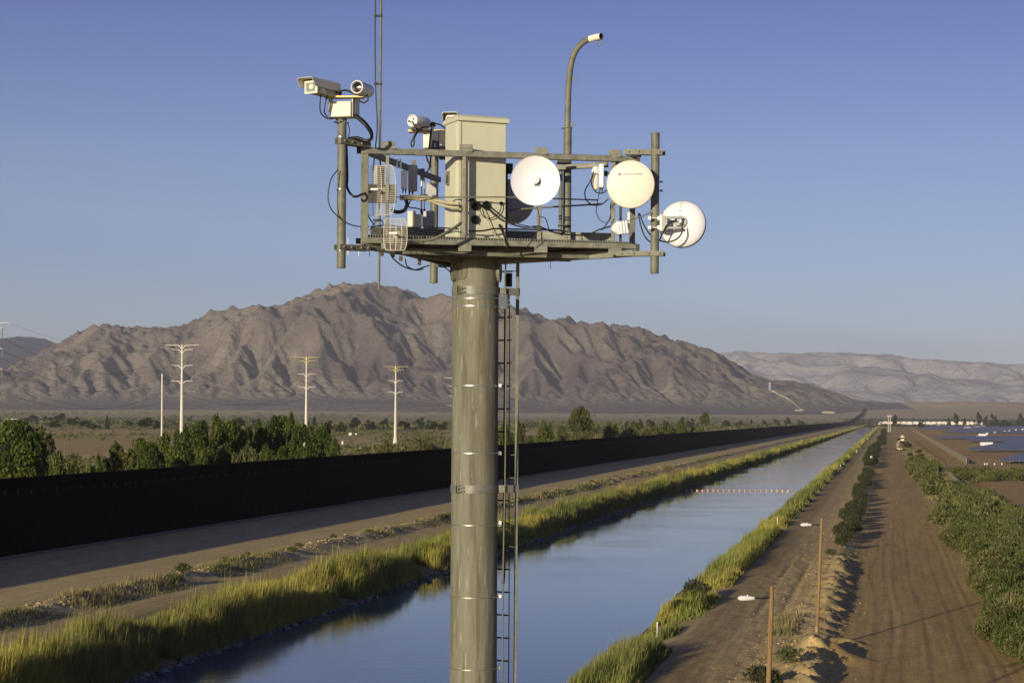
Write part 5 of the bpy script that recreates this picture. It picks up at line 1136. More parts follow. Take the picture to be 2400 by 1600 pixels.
# ---------------------------------------------------------------- reeds
def reeds(name, specs, seed):
    r = np.random.RandomState(seed); VV = []; CC = []
    for (u0, u1, v0, v1, n, hmin, hmax, wd, side, gap) in specs:
        v = v0*(v1/v0)**r.rand(n); t = r.rand(n); u = u0+(u1-u0)*t
        pn = fbm(u*.12, v*.09, 3, 400+seed); p2 = fbm(u*.25, v*.03, 3, 420+seed)
        keep = (pn > gap)&(r.rand(n) < .35+1.3*sstep(gap, gap+.10, pn)); u = u[keep]; v = v[keep]; pn = pn[keep]; p2 = p2[keep]; t = t[keep]
        edge = np.clip(np.minimum(t*2.2+.12, (1-t)*6), .25, 1) if hmax > 2.5 else np.clip(np.minimum(t, 1-t)*6, .35, 1)
        h = (hmin+(hmax-hmin)*sstep(gap, .68, pn))*edge*(.5+.6*r.rand(len(u)))*(.55+.8*fbm(u*.9, v*.8, 2, 430+seed))*(1+.35*(r.rand(len(u)) > .96)); x, y = uvxy(u, v); z = gz(u, v)
        ok = z > -2.0; x, y, z, h, pn, p2, v = [a[ok] for a in (x, y, z, h, pn, p2, v)]; m = len(x); z = np.maximum(z, W_Z-.1)
        a = r.rand(m)*6.28; lean = h*(.04+.20*r.rand(m)**1.5); lx = np.cos(a)*lean+.06*h; ly = np.sin(a)*lean
        b = a+1.57+r.normal(size=m)*.5; w_ = wd*(.6+.8*r.rand(m)); wx = np.cos(b)*w_/2; wy = np.sin(b)*w_/2
        p0 = np.stack([x-wx, y-wy, z-.05], 1); p1 = np.stack([x+wx, y+wy, z-.05], 1)
        m0 = np.stack([x-wx*.9+lx*.3, y-wy*.9+ly*.3, z+h*.55], 1); m1 = np.stack([x+wx*.9+lx*.3, y+wy*.9+ly*.3, z+h*.55], 1); tp = np.stack([x+lx, y+ly, z+h], 1)
        VV.append(np.stack([p0, p1, m0, m1, tp], 1))
        k = sstep(.42, .6, p2)[:, None]; base = (np.array([.21, .255, .045])*(1-k)+np.array([.39, .36, .075])*k) if seed == 1 else (np.array([.15, .17, .06])*(1-k)+np.array([.27, .23, .11])*k)
        k = (r.rand(m) < .16)[:, None]; base = np.where(k, np.array([.40, .33, .14]), base)
        k = sstep(.60, .66, fbm(v*.035, v*0+7, 2, 450+seed))[:, None]*(.5); base = base*(1-k)+np.array([.13, .145, .055])*k
        CC.append(base*(.65+.6*r.rand(m))[:, None])
    V = np.concatenate(VV); C_ = np.concatenate(CC); m = len(V); i = np.arange(m)*5
    Fc = np.concatenate([np.stack([i, i+1, i+3], 1), np.stack([i, i+3, i+2], 1), np.stack([i+2, i+3, i+4], 1)])
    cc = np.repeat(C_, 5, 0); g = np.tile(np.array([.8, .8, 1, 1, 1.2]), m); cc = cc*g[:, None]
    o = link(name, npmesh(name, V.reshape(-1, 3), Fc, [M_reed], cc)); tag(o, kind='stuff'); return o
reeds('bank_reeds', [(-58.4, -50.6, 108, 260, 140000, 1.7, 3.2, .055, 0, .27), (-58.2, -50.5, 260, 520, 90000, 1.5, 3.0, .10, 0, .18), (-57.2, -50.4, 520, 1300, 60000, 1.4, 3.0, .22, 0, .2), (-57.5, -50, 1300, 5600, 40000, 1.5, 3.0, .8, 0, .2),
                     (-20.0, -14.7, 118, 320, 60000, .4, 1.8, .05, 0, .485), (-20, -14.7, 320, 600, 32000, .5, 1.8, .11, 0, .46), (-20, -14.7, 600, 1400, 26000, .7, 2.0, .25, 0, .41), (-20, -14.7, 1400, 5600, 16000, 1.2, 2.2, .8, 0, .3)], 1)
# berm weeds
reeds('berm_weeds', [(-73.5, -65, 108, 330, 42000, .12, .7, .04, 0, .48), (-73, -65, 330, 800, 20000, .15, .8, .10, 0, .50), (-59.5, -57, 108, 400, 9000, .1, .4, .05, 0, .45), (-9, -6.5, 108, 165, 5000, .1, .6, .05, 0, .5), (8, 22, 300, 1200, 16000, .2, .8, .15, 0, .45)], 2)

# rubble
def rocks(name, n, uf, v0, v1, smin, smax, col, seed, zoff=0):
    r = np.random.RandomState(seed); v = v0*(v1/v0)**r.rand(n); u = uf(v, r, n); x, y = uvxy(u, v); z = gz(u, v); s = smin+(smax-smin)*r.rand(n)**3
    base = np.array([(1, 0, 0), (-1, 0, 0), (0, 1, 0), (0, -1, 0), (0, 0, 1), (0, 0, -1)], float); f = np.array([(0, 2, 4), (2, 1, 4), (1, 3, 4), (3, 0, 4), (2, 0, 5), (1, 2, 5), (3, 1, 5), (0, 3, 5)])
    V = base[None]*(.6+.7*r.rand(n, 6, 1)); a = r.rand(n)*6.28; ca, sa = np.cos(a)[:, None], np.sin(a)[:, None]
    V = np.stack([V[..., 0]*ca-V[..., 1]*sa, V[..., 0]*sa+V[..., 1]*ca, V[..., 2]*.6], -1)*s[:, None, None]+np.stack([x, y, np.maximum(z, W_Z)+s*.15+zoff], 1)[:, None]
    Fc = (f[None]+np.arange(n)[:, None, None]*6).reshape(-1, 3); cl = np.repeat(np.array(col)*(.7+.6*r.rand(n, 1)), 8, 0)
    o = link(name, npmesh(name, V.reshape(-1, 3), Fc, [M_stone], cl)); tag(o, kind='stuff')
M_stone = mat('stone', (1, 1, 1), .95, 0, .15, 3, attr='Col', spec=.1)
rocks('berm_rubble', 4500, lambda v, r, n: -68.6+2*(fbm(v*.02, v*0+3, 2, 4)-.5)+r.normal(size=n)*1.2, 108, 900, .03, .32, (.37, .30, .205), 71)
rocks('bank_riprap', 2600, lambda v, r, n: -50.7+(fbm(v*.05, v*0, 2, 9)-.5)*1.2+r.normal(size=n)*.35, 108, 700, .08, .5, (.22, .2, .17), 72)
rocks('mound_clods', 2500, lambda v, r, n: -6.2+r.normal(size=n)*1.8, 108, 330, .02, .16, (.42, .32, .17), 73)
# dry brush debris on the far part of the berm
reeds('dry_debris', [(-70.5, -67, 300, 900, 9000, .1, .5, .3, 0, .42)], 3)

# ---------------------------------------------------------------- bushes
def bush_proto(seed, n, ls, pal):
    r = np.random.RandomState(seed); cen = []; rad = []
    for i in range(11):
        a = r.rand()*6.28; q = .62*r.rand()**.6; rr = .30+.22*r.rand(); cen.append((q*math.cos(a), q*math.sin(a), .30+.42*r.rand()*(1-q))); rad.append((rr, rr, rr*(.9+.4*r.rand())))
    V, Fc, Cc = leaves(np.array(cen), np.array(rad), n, ls, pal, seed, shell=.5, aspect=3.2, up=.5); V[:, 2] = np.maximum(V[:, 2], -.03); return V, Fc, Cc
BP = [bush_proto(80+i, 2600, .105, SALT) for i in range(5)]; BPd = [bush_proto(90+i, 2400, .11, [(.062, .072, .030), (.075, .082, .038), (.050, .060, .026), (.085, .088, .045)]) for i in range(4)]; BPf = [bush_proto(85+i, 420, .24, SALT) for i in range(4)]
def thicket():
    r = np.random.RandomState(5); parts = []
    def addb(u, v, R, hh, far=False, pal=None):
        V, Fc, Cc = (BPf if far else BP)[r.randint(4)]; a = r.rand()*6.28; x, y = uvxy(u, v); z = zat(u, v); ca, sa = math.cos(a), math.sin(a)
        W_ = np.stack([(V[:, 0]*ca-V[:, 1]*sa)*R+x, (V[:, 0]*sa+V[:, 1]*ca)*R+y, V[:, 2]*hh+z-.05], 1); tn = .8+.4*r.rand(); parts.append((W_, Fc, Cc*np.array([tn, tn*(.95+.1*r.rand()), tn])))
    v = 118.
    while v < 440:
        lo = 10.2+1.0*math.sin(v*.11)+1.1*(vn(np.array([v*.05]), np.array([1.]), 6)[0]-.5); 
        lo += 1.3*(205 < v < 232)+max(0, v-330)*.05
        u = lo
        while u < (20.5 if v > 330 else 24):
            R = 1.5+1.0*r.rand(); addb(u+r.normal()*.3, v+r.normal()*.6, R, R*(.95+.35*r.rand()), v > 300); u += R*1.15
        v += 2.1 if v < 300 else 3.2
    v = 452.
    while v < 770:
        if r.rand() < (.2 if v < 520 else .6):
            u = 9.5+r.normal()*.5; hi = 15+3*math.sin(v*.03)
            while u < hi: R = 1.7+r.rand(); addb(u, v+r.normal(), R, R*1.0, True); u += R*1.3
        v += 4
    for i in range(90): R = 1.5+1.3*r.rand(); addb(20+26*r.rand(), 545+r.rand()*95, R, R*.85, True)
    V, Fc, Cc = merge(parts); return V, Fc, Cc
V, Fc, Cc = thicket(); o = link('brush_thicket', npmesh('brush_thicket', V, Fc, [M_leaf], Cc)); tag(o, kind='stuff')
bm = [npmesh('berm_bush', *BPd[i][:2], [M_leaf], BPd[i][2]) for i in range(4)]
sm = [npmesh('shrub', *bush_proto(120+i, 900, .14, [(.12, .14, .06), (.10, .12, .045), (.16, .165, .08)])[:2], [M_leaf], bush_proto(120+i, 900, .14, [(.12, .14, .06), (.10, .12, .045), (.16, .165, .08)])[2]) for i in range(3)]
def bush(me, u, v, R, h_, label, group, name='bush', cat='bush'):
    x, y = uvxy(u, v); o = link(name, me, None, (x, y, zat(u, v)-.05), random.random()*6.28); o.scale = (R, R, h_); tag(o, label, cat, group)
v = 258.; i = 0; rr = random.Random(3)
while v < 640:
    R = 1.0+rr.random()*.7; bush(bm[i % 4], -5.3+rr.gauss(0, .5)+(.4 if v < 280 else 0), v, R, R*(1.0+.4*rr.random()), 'dark bush in the nearest unbroken hedge on the berm left of the dirt road', 'bushes in the hedge on the berm'); i += 1; v += 5.2+rr.random()*3.5
    if rr.random() < .12: v += 6
for v0_, v1_, st, lb in ((690, 790, 9, 'dark bush in the short clump just past the white sign on the berm'), (830, 1180, 15, 'dark bush in the middle stretch of the berm beyond the short clump'), (1300, 1900, 26, 'far dark bush on the berm before the double light poles'), (2000, 3200, 60, 'very distant bush near the double light poles')):
    v = v0_
    while v < v1_: R = 1.6+rr.random()*1.2; bush(bm[i % 4], -5.2+rr.gauss(0, .8)+(v > 1200)*2, v, R*(1+.4*(v > 1200)), R*1.2, lb, 'berm bushes: '+lb[:24]); i += 1; v += st*(.6+.8*rr.random())
for u, v, R, lb in ((-6.3, 238, .9, 'small ragged bush where the hedge begins on the berm, nearest of the hedge'), (11, 815, 2.2, 'bush right of the dirt road just in front of the scissor lift'), (14.5, 880, 2.4, 'green bush by the tan wall side of the dirt road past the thicket'), (11, 935, 1.8, 'dark low bush on the right edge of the dirt road'), (16, 1010, 2.2, 'round bush on the sandy strip between road and tan wall'), (9.5, 1085, 1.5, 'tiny bush in front of the scissor lift wheels'), (12.5, 1190, 3.2, 'large green bush behind the scissor lift'), (12.8, 1260, 3.4, 'large dark bush behind the scissor lift, farther one'), (10.5, 1420, 2.5, 'bush beyond the scissor lift on the road right edge'), (10.5, 1560, 3, 'farthest bush on the road right edge before the fields'), (33, 1010, 1.4, 'lone small bush on bare soil left of the tan wall'), (-7.2, 122, 1.5, 'bushy weed patch between the two wooden light poles at the bottom edge'), (-6.2, 131, 1.2, 'green weed clump on the berm near the second wooden light pole')):
    bush(bm[1] if R > 1.3 else sm[1], u, v, R, R*.9, lb, None)
spots = [(-70.5, 118), (-66.8, 124), (-70.2, 133), (-67.0, 140), (-70.6, 147), (-71.2, 160), (-69.8, 168), (-70.6, 176), (-67.0, 182), (-68.0, 187), (-67.2, 196), (-69.4, 204), (-70.2, 214), (-67.5, 222), (-70.0, 233), (-69.5, 246), (-68.0, 259), (-70.1, 272), (-69.2, 290), (-70.2, 305), (-68.7, 322), (-70.0, 340), (-69, 362), (-70.3, 384), (-68.5, 400), (-69.7, 420), (-69.9, 444), (-69.0, 470), (-70.0, 520), (-69, 560), (-70, 610)]
for k, (u, v) in enumerate(spots):
    near = v < 260; R = (.9+.5*rr.random()) if 168 < v < 215 else .45+.5*rr.random()
    bush(sm[k % 3], u, v, R, R*.8, 'low grey-green shrub on the rubble berm beside the canal road, left of the tower shaft' if v < 330 else 'low grey-green shrub on the rubble berm, right of the tower shaft', 'shrubs on the rubble berm left of the shaft' if v < 330 else 'shrubs on the rubble berm right of the shaft', 'shrub', 'shrub')
for k, (u, v, R) in enumerate(((-52.8, 372, 2.0), (-53.2, 380, 1.8), (-53, 392, 2.1), (-52.6, 404, 1.9), (-53.5, 362, 1.6), (-16.6, 176, 1.5), (-17, 183, 1.7), (-17.2, 171, 1.2))):
    bush(bm[k % 4], u, v, R, R*1.15, 'grey dark bush among the reeds on the far bank right of the shaft' if k < 5 else 'dark bush among the reeds on the near right bank', 'grey bushes among the reeds, far bank' if k < 5 else 'dark bushes among the reeds, near bank')

# ---------------------------------------------------------------- pylons and wires
M_pyl = mat('pale_pylon_steel', (.62, .60, .54), .6, 0, .04); M_pyly = mat('yellow_arm_paint', (.50, .46, .20), .6, 0, .05); M_ins = mat('insulator', (.12, .12, .13), .4)
PY = [(-26, 632, [(757, 48), (769, 32), (817, 32), (865, 32)], 0), (427, 833, [(809, 40), (819, 25.5), (856.4, 25.5), (892.8, 25.5)], 0), (718.6, 1001, [(837.4, 32), (845.4, 21), (876.4, 22), (906.7, 22)], 1), (927.7, 1131, [(859, 28.5), (866, 18.5), (892, 18.5), (918.6, 18.5)], 1), (1064, 1310, [(885.6, 24), (904-11, 16), (904, 16), (927, 16), (950, 16)][:1]+[(904, 16), (927, 16), (950, 16)], 0)]
tips = []
lbs = ['white steel pylon mostly cut off by the left frame edge', 'tallest-looking white pylon with four crossarms left of the tree belt', 'white pylon with yellow top arms in the middle of the three', 'white pylon with yellow top arms nearest the tower shaft', 'white pylon hidden behind the tower shaft, only arm ends showing']
for i, (px, Y, arms, yel) in enumerate(PY):
    top = P(px, arms[0][0]-2, Y); x = top.x; t = thing('power_pylon', (x, Y, 0), lbs[i], 'pylon', 'white power pylons beyond the fence')
    mb = MB(); mb.tube([(x, Y, -.3), (x, Y, .2), (x, Y, top.z*.5), (x, Y, top.z)], [.95, .95, .62, .33], 12); mb.build('pole', M_pyl, t)
    mb = MB(); mb.tube([(x, Y, -.3), (x, Y, 4)], [1.35, 1.2], 12); mb.build('base', M_pyl, t)
    if yel: mb = MB(); zt1 = P(px, arms[1][0]+8, Y).z; mb.tube([(x, Y, zt1), (x, Y, top.z+.1)], .45, 12); mb.build('pole_top', M_pyly, t)
    tp = []
    for j, (py, hw) in enumerate(arms):
        z = P(px, py, Y).z; L = hw*Y/F; m = M_pyly if yel and j < 2 else M_pyl
        for s in (-1, 1):
            dy = .25*L*s*.3
            mb = MB(); mb.tube([(x, Y, z-1.7), (x+s*1.3, Y, z-.05), (x+s*L, Y+0, z+.15)], [.26, .22, .12], 8); arm_ = mb.build('crossarm', m, t)
            if j: m2 = MB(); m2.tube([(x+s*L, Y, z+.2), (x+s*L, Y, z-3.0)], .14, 6); sub(m2.build('insulator', M_ins, t), arm_); tp.append(Vector((x+s*L, Y, z-3.0)))
            else: tp.append(Vector((x+s*L, Y, z)))
    tips.append(tp)
tx = tips[0][0]; prev = [p+Vector((-70, -250, 1)) for p in tips[0]]
M_wire = mat('wire', (.06, .06, .065), .6)
wl = ['left earth wire, highest on the pylon line', 'right earth wire, highest on the pylon line', 'upper left conductor of the pylon line', 'upper right conductor of the pylon line', 'middle left conductor of the pylon line', 'middle right conductor of the pylon line', 'lowest left conductor of the pylon line', 'lowest right conductor of the pylon line']
for k in range(8):
    pts = []; chain = [prev[k]]+[t[k] for t in tips]+[tips[-1][k]+Vector((60, 300, 0))]
    for a, b in zip(chain[:-1], chain[1:]):
        L = (b-a).length; sag = (5.5 if k < 2 else 9.5)*(L/200)**2*.95
        for s in np.linspace(0, 1, 17)[:-1]: p = a+(b-a)*float(s); p.z -= 4*sag*s*(1-s); pts.append(p)
    pts.append(chain[-1]); mb = MB(); mb.tube(pts, .045 if k > 1 else .03, 4); o = mb.build('power_line', M_wire, None, pts[0], smooth=0); tag(o, wl[k], 'power line', 'wires of the pylon line')
sp = thing('slim_utility_pole', (P(380, 900, 700).x, 700, 0), 'slim white utility pole with small crossarms left of the tallest pylon', 'utility pole')
x = sp.location.x; mb = MB(); mb.tube([(x, 700, -.3), (x, 700, P(380, 875, 700).z)], [.42, .26], 10); mb.build('pole', M_pyl, sp)
mb = MB(); mb.tube([(x, 700, -.3), (x, 700, 3.5)], .75, 10); mb.build('base', M_pyl, sp)
for py in (880, 905, 928): z = P(380, py, 700).z; mb = MB(); mb.bar((x-.9, 700, z), (x+.9, 700, z), .12, .14); mb.tube([(x-.85, 700, z), (x-.85, 700, z+.5)], .09, 6); mb.tube([(x+.85, 700, z), (x+.85, 700, z+.5)], .09, 6); mb.build('crossarm', M_ins, sp)
for px, top, bot, lb in ((153, 1031, 1078, 'short wooden pole with a crossarm standing before the tilled field at left'), (805, 1018, 1068, 'thin wooden pole right of the tree belt, with a white box'), (875, 1015, 1070, 'thin wooden pole midway between tree belt and right pylon'), (1045, 1008, 1045, 'thin wooden pole just left of the tower shaft'), (937, 1012, 1040, 'thin wooden pole right behind the right pylon')):
    Y = 16.5*F/(bot-968.5-px*.0065); x = P(px, 1000, Y).x; zt_ = P(px, top, Y).z; t = thing('wooden_pole', (x, Y, 0), lb, 'utility pole', 'small wooden poles beyond the fence')
    mb = MB(); mb.tube([(x, Y, -.3), (x, Y, zt_)], [.2, .15], 8); mb.build('pole', M_bark, t); mb = MB(); mb.bar((x-1, Y, zt_-.5), (x+1, Y, zt_-.5), .12, .14); mb.build('crossarm', M_bark, t)
    if px == 805: mb = MB(); mb.box((x-.3, Y-.3, P(px, 1037, Y).z), .7, .4, 1.2); mb.build('meter_box', M_white, t)
# ---------------------------------------------------------------- wooden street-light poles
def wood_mat():
    m = mat('treated_wood', (.25, .165, .08), .8, 0, .3, 6, .01, 20, .2, stretch=(6, 6, .25), detail=8); streaks(m, (.13, .07, .03), .58, 10, .25, .8); return m
M_wood = wood_mat(); M_lum = mat('luminaire_grey', (.66, .67, .68), .4, 0, .05)
def light_pole(px, top, Y, base_px, lab, ylamp, xl0, xl1, bands=False):
    b = P(base_px, 0, Y); x = b.x; zb = zxy(x, Y); zt_ = P(px, top, Y).z; xt = P(px, top, Y).x
    t = thing('street_light', (x, Y, zb), lab, 'street light', 'wooden street lights on the berm')
    mb = MB(); mb.tube([(x, Y, zb-.3), ((x+xt)/2, Y, (zb+zt_)/2), (xt, Y, zt_)], [.135, .12, .10], 18); mb.build('pole', M_wood, t)
    a = P(px, ylamp, Y); c = P(xl1, ylamp, Y); d = P(xl0, ylamp, Y); mb = MB(); mb.tube([a, c], .042, 8); mb.build('arm', M_rubber, t); mb = MB(); mb.tube([a-Vector((.05, 0, .25)), a+(c-a)*.6], .014, 6); mb.build('brace', M_dark, t)
    L = (c-d).length; mb = MB(); n_ = 12; ax = (d-c).normalized()
    prof = [(0, 0), (.05, .0), (.085, .04), (.10, L*.3), (.13, L*.6), (.12, L*.85), (.06, L*.97), (0, L)]
    mb.lathe([(r*1.0, h) for r, h in prof], c, ax, 16); lum = mb.build('luminaire', M_lum, t)
    mb = MB(); mb.lathe([(.10, 0), (.10, -.06), (.06, -.11), (0, -.12)], c+ax*L*.65-Vector((0, 0, .10)), (0, 0, 1), 14); sub(mb.build('glass_bowl', M_blue, t), lum)
    mb = MB(); mb.lathe([(.035, 0), (.035, .07), (0, .08)], c+ax*L*.42+Vector((0, 0, .09)), (0, 0, 1), 10); sub(mb.build('photocell', M_white, t), lum)
    if bands:
        for py in (1469, 1473, 1477): z = P(base_px, py, Y).z; mb = MB(); mb.lathe([(.138, -.02), (.142, -.02), (.142, .02), (.138, .02)], (x+.0, Y, z), n=18); mb.build('yellow_band', M_pyly, t)
    return t
light_pole(1926, 1213, 145.2, 1923.5, 'farther wooden street light pole, its whole length and base visible on the dirt berm', 1229, 1876, 1902, True)
light_pole(1809.5, 1373, 93, 1806, 'nearer wooden street light pole, cut off by the bottom frame edge', 1401, 1729, 1769)
x, Y = P(1932, 1450, 144.6).x, 144.6; mb = MB(); mb.tube([(x, Y, zxy(x, Y)-.2), (x, Y, P(1932, 1415, Y).z)], .03, 6); o = mb.build('conduit_post', M_wood, None, (x, Y, 0)); tag(o, 'thin short stick standing right beside the farther street light pole', 'post')
# ---------------------------------------------------------------- marker posts
def gpt(px, py, zg):
    k = (py-968.5-px*.0065); Y = (CAMZ-zg)*F/k; return P(px, py, Y).x, Y
for px, top, bot, r, m, lb in ((1540, 1457, 1519, .04, M_white, 'white-topped marker post in the reeds on the near right bank'), (1547, 1467, 1528, .035, M_bark, 'thin grey stake just right of the white-topped marker post'), (1822, 1211, 1233, .05, M_tape, 'slim pale stake at the right bank below the buoy line'), (1886, 1158, 1167, .10, M_white, 'short white marker post at the right bank right of the buoy line'), (1970, 1088, 1097, .10, M_white, 'white marker post on the right bank, first past the buoy line'), (2008, 1054, 1061, .12, M_white, 'white marker post on the right bank, second past the buoy line'), (2021, 1037, 1043, .14, M_white, 'white marker post on the right bank, third past the buoy line'), (2034, 1024, 1030, .16, M_white, 'farthest white marker post on the right bank')):
    x, Y = gpt(px, bot, 0); mb = MB(); zt_ = P(px, top, Y).z; z0_ = zxy(x, Y); mb.tube([(x, Y, z0_-.2), (x, Y, zt_)], r, 8)
    if m is M_white: mb.lathe([(r*1.25, 0), (r*1.25, .12), (0, .14)], (x, Y, zt_-.12), n=8)
    o = mb.build('marker_post', m, None, (x, Y, z0_)); tag(o, lb, 'marker post', 'marker posts along the right bank')
x, Y = gpt(2042, 1089, .3); t = thing('warning_sign', (x, Y, .3), 'white double sign board on a thin post on the berm hedge gap', 'sign'); mb = MB(); mb.tube([(x, Y, 0), (x, Y, P(2042, 1069, Y).z)], .05, 6); mb.build('post', M_white, t)
for y0, y1, hw in ((1068, 1074, 2.0), (1076, 1080, 2.6)): mb = MB(); pxbox(mb, 2042-hw, 2042+hw, y0, y1, Y-.1, .05); mb.build('board', M_white, t)
# buoy line
b0 = Vector((*gpt(1600, 1149.5, W_Z), W_Z+.1)); b1 = Vector((*gpt(1853, 1150.5, W_Z), W_Z+.1)); t = thing('buoy_line', b0, 'line of orange floats stretched across the canal', 'buoy line')
mb = MB(); mb.tube([b0, b1], .02, 5); mb.build('rope', M_dark, t); M_or = mat('orange_float', (.72, .40, .28), .5)
for i in range(20):
    p = b0+(b1-b0)*((i+.7)/20.2)+Vector((0, .5*math.sin(i/19*3.14), 0)); mb = MB(); mb.lathe([(0, -.28), (.18, -.24), (.27, -.09), (.27, .09), (.18, .24), (0, .28)], p, (1, 0, .1), 12); mb.build('float', M_or, t)
# ---------------------------------------------------------------- right side fences
M_link = mat('grey_fence_fabric', (.27, .26, .225), .7, 0, .08, 2, stretch=(1, 1, 1)); M_tan = mat('tan_wall', (.33, .30, .215), .85, 0, .1, 1)
t = thing('slatted_fence', (*uvxy(18.4, 300), RZ), 'grey slatted chain link fence running out of the brush thicket beside the dirt road', 'fence')
v = 300.; mbp = None
while v < 600:
    a = Vector((*uvxy(18.4, v), .15)); b = Vector((*uvxy(18.4+.0, v+6), .15)); mb = MB(); mb.bar(a, b, .03, 2.0); mb.build('panel', M_link, t, smooth=0)
    mb = MB(); mb.tube([a-Vector((0, 0, 1.2)), a+Vector((0, 0, 1.15))], .045, 8); mb.build('post', M_galv2, t)
    mb = MB(); mb.tube([a+Vector((0, 0, 1.03)), b+Vector((0, 0, 1.03))], .03, 6); mb.build('top_rail', M_galv2, t); v += 6
A2 = Vector((173.7, 760.5, 0)); B2 = Vector((688.9, 3437.5, 0)); d = B2-A2
t = thing('tan_perimeter_wall', (A2.x, A2.y, RZ), 'low tan wall running away along the left side of the solar field', 'wall'); n_ = 60
for i in range(n_):
    a = A2+d*(i/n_)**1.5; b = A2+d*((i+1)/n_)**1.5; mb = MB(); h_ = 2.3+.15*((i*7) % 3); mb.bar(a+Vector((0, 0, RZ+h_/2)), b+Vector((0, 0, RZ+h_/2)), .2, h_); mb.build('wall_section', M_tan, t, smooth=0)
t = thing('chain_link_fence', (170, 755, RZ), 'thin chain link fence with white signs crossing the field at the tan wall near end', 'fence')
pts = [P(x, 1094, 748) for x in range(2222, 2440, 24)]
for i, p in enumerate(pts):
    mb = MB(); hh = 3.2 if i in (3, 8) else 2.3; mb.tube([(p.x, p.y, -1), (p.x, p.y, RZ+hh)], .05, 6); mb.build('post', M_galv2, t)
    if i < len(pts)-1:
        q = pts[i+1]
        for z in (-.2, .5, 1.3): m2 = MB(); m2.tube([(p.x, p.y, z), (q.x, q.y, z)], .02, 4); m2.build('wire', M_galv2, t)
for px in (2308, 2313, 2331, 2348): mb = MB(); pxbox(mb, px-1.3, px+1.3, 1085, 1088.5, 747.5, .05); mb.build('sign_plate', M_white, t)
# ---------------------------------------------------------------- scissor lift
x, Y = gpt(2113, 1054, RZ); x0 = x; t = thing('scissor_lift', (x, Y, RZ), 'cream scissor lift observation cab raised at the right edge of the dirt road', 'scissor lift'); M_cr = mat('cream_paint', (.66, .60, .42), .5)
sc_ = Y/F; mb = MB(); pxbox(mb, 2103, 2110, 1049.5, 1053, Y, 1.6); pxbox(mb, 2110, 2121, 1051, 1053, Y, 1.2); mb.build('chassis', M_cr, t)
for px in (2099, 2104, 2111, 2119): mb = MB(); mb.lathe([(0, 0), (.42, 0), (.42, .3), (0, .3)], P(px, 1053, Y-.2), (0, 1, 0), 12); mb.build('wheel', M_rubber, t)
for (xa, ya, xb, yb) in ((2099, 1047, 2106, 1042), (2101, 1051, 2106, 1044), (2101, 1043, 2109, 1038), (2102, 1038, 2112, 1031), (2103, 1034, 2111, 1030), (2106, 1044, 2101, 1038), (2109, 1039, 2104, 1034)):
    for dy in (0, 1.0): mb = MB(); mb.bar(P(xa, ya, Y+dy), P(xb, yb, Y+dy), .12, .14); mb.build('scissor_arm', M_cr, t)
mb = MB(); pxbox(mb, 2112, 2119, 1028, 1033, Y-.2, 1.7); mb.build('cab_lower', M_cr, t); mb = MB(); pxbox(mb, 2112.2, 2118.8, 1025.2, 1027.9, Y-.15, 1.6); mb.build('cab_window', M_lens, t); mb = MB(); pxbox(mb, 2110.5, 2119.5, 1022, 1025, Y-.25, 1.9); pxbox(mb, 2114, 2116.5, 1019, 1021.8, Y, 1); mb.build('cab_roof', M_cr, t)
# double light poles
for px, lb in ((2082, 'tall thin light pole with a wide lamp head, left one of the far pair'), (2086.5, 'tall thin light pole with a lamp head, right one of the far pair')):
    Y = 2650; x = P(px, 1000, Y).x; zb = zxy(x, Y); t = thing('floodlight_pole', (x, Y, zb), lb, 'light pole', 'far pair of light poles'); zt_ = P(px, 974, Y).z
    mb = MB(); mb.tube([(x, Y, zb), (x, Y, zt_)], [.38, .26], 8); mb.build('pole', M_tape, t)
    for s in (-1, 1): mb = MB(); mb.box((x+s*.9, Y, zt_), 1.3, .6, 1.0); mb.build('lamp_head', M_white, t)
    mb = MB(); mb.bar((x-1.2, Y, zt_-.6), (x+1.2, Y, zt_-.6), .12, .12); mb.build('crossarm', M_tape, t)
# ---------------------------------------------------------------- solar arrays
def pv_mat():
    m = mat('solar_panel', (.15, .165, .215), .35, 0, .2, .1, spec=.5); return m
M_pv = pv_mat(); M_pvf = mat('panel_frame', (.5, .5, .5), .5)
def solar(near, farp, xr, step, lb):
    (x0, Y0), (x1, Y1) = gpt(*near, 1.2), gpt(*farp, 1.2); t = thing('solar_array', (x0, Y0, RZ), lb, 'solar array', 'blocks of solar panels'); n = max(2, min(40, int((Y1-Y0)/step))); st = (Y1-Y0)/n
    for i in range(n):
        f = i/n; xa = x0+(x1-x0)*f; Y = Y0+(Y1-Y0)*f; xb = (xr-1200)/F*Y; w_ = min(4.6, st*.6); z0_, z1_ = .9, 1.8; ua = (xb-xa)
        a = [Vector((xa+q*.19+s*ua*.998, Y+q-s*ua*.05, zz)) for s in (0, 1) for q, zz in ((0, z0_), (w_, z1_))]; off = Vector((0, 0, -.08)); mb = MB()
        mb.add(a+[p+off for p in a], [(0, 2, 3, 1), (4, 5, 7, 6), (0, 4, 6, 2), (1, 3, 7, 5), (0, 1, 5, 4), (2, 6, 7, 3)]); mb.build('panel_row', M_pv, t, smooth=0)
        if i < 3:
            m2 = MB()
            for k in range(int(min(ua, 120)/8)): p = Vector((xa+2+8*k+w_*.1, Y+w_/2-.4*k, 0)); m2.bar(p+Vector((0, 0, -1)), p+Vector((0, 0, 1.2)), .18, .18)
            if m2.v: m2.build('support_leg', M_dark, t, smooth=0)
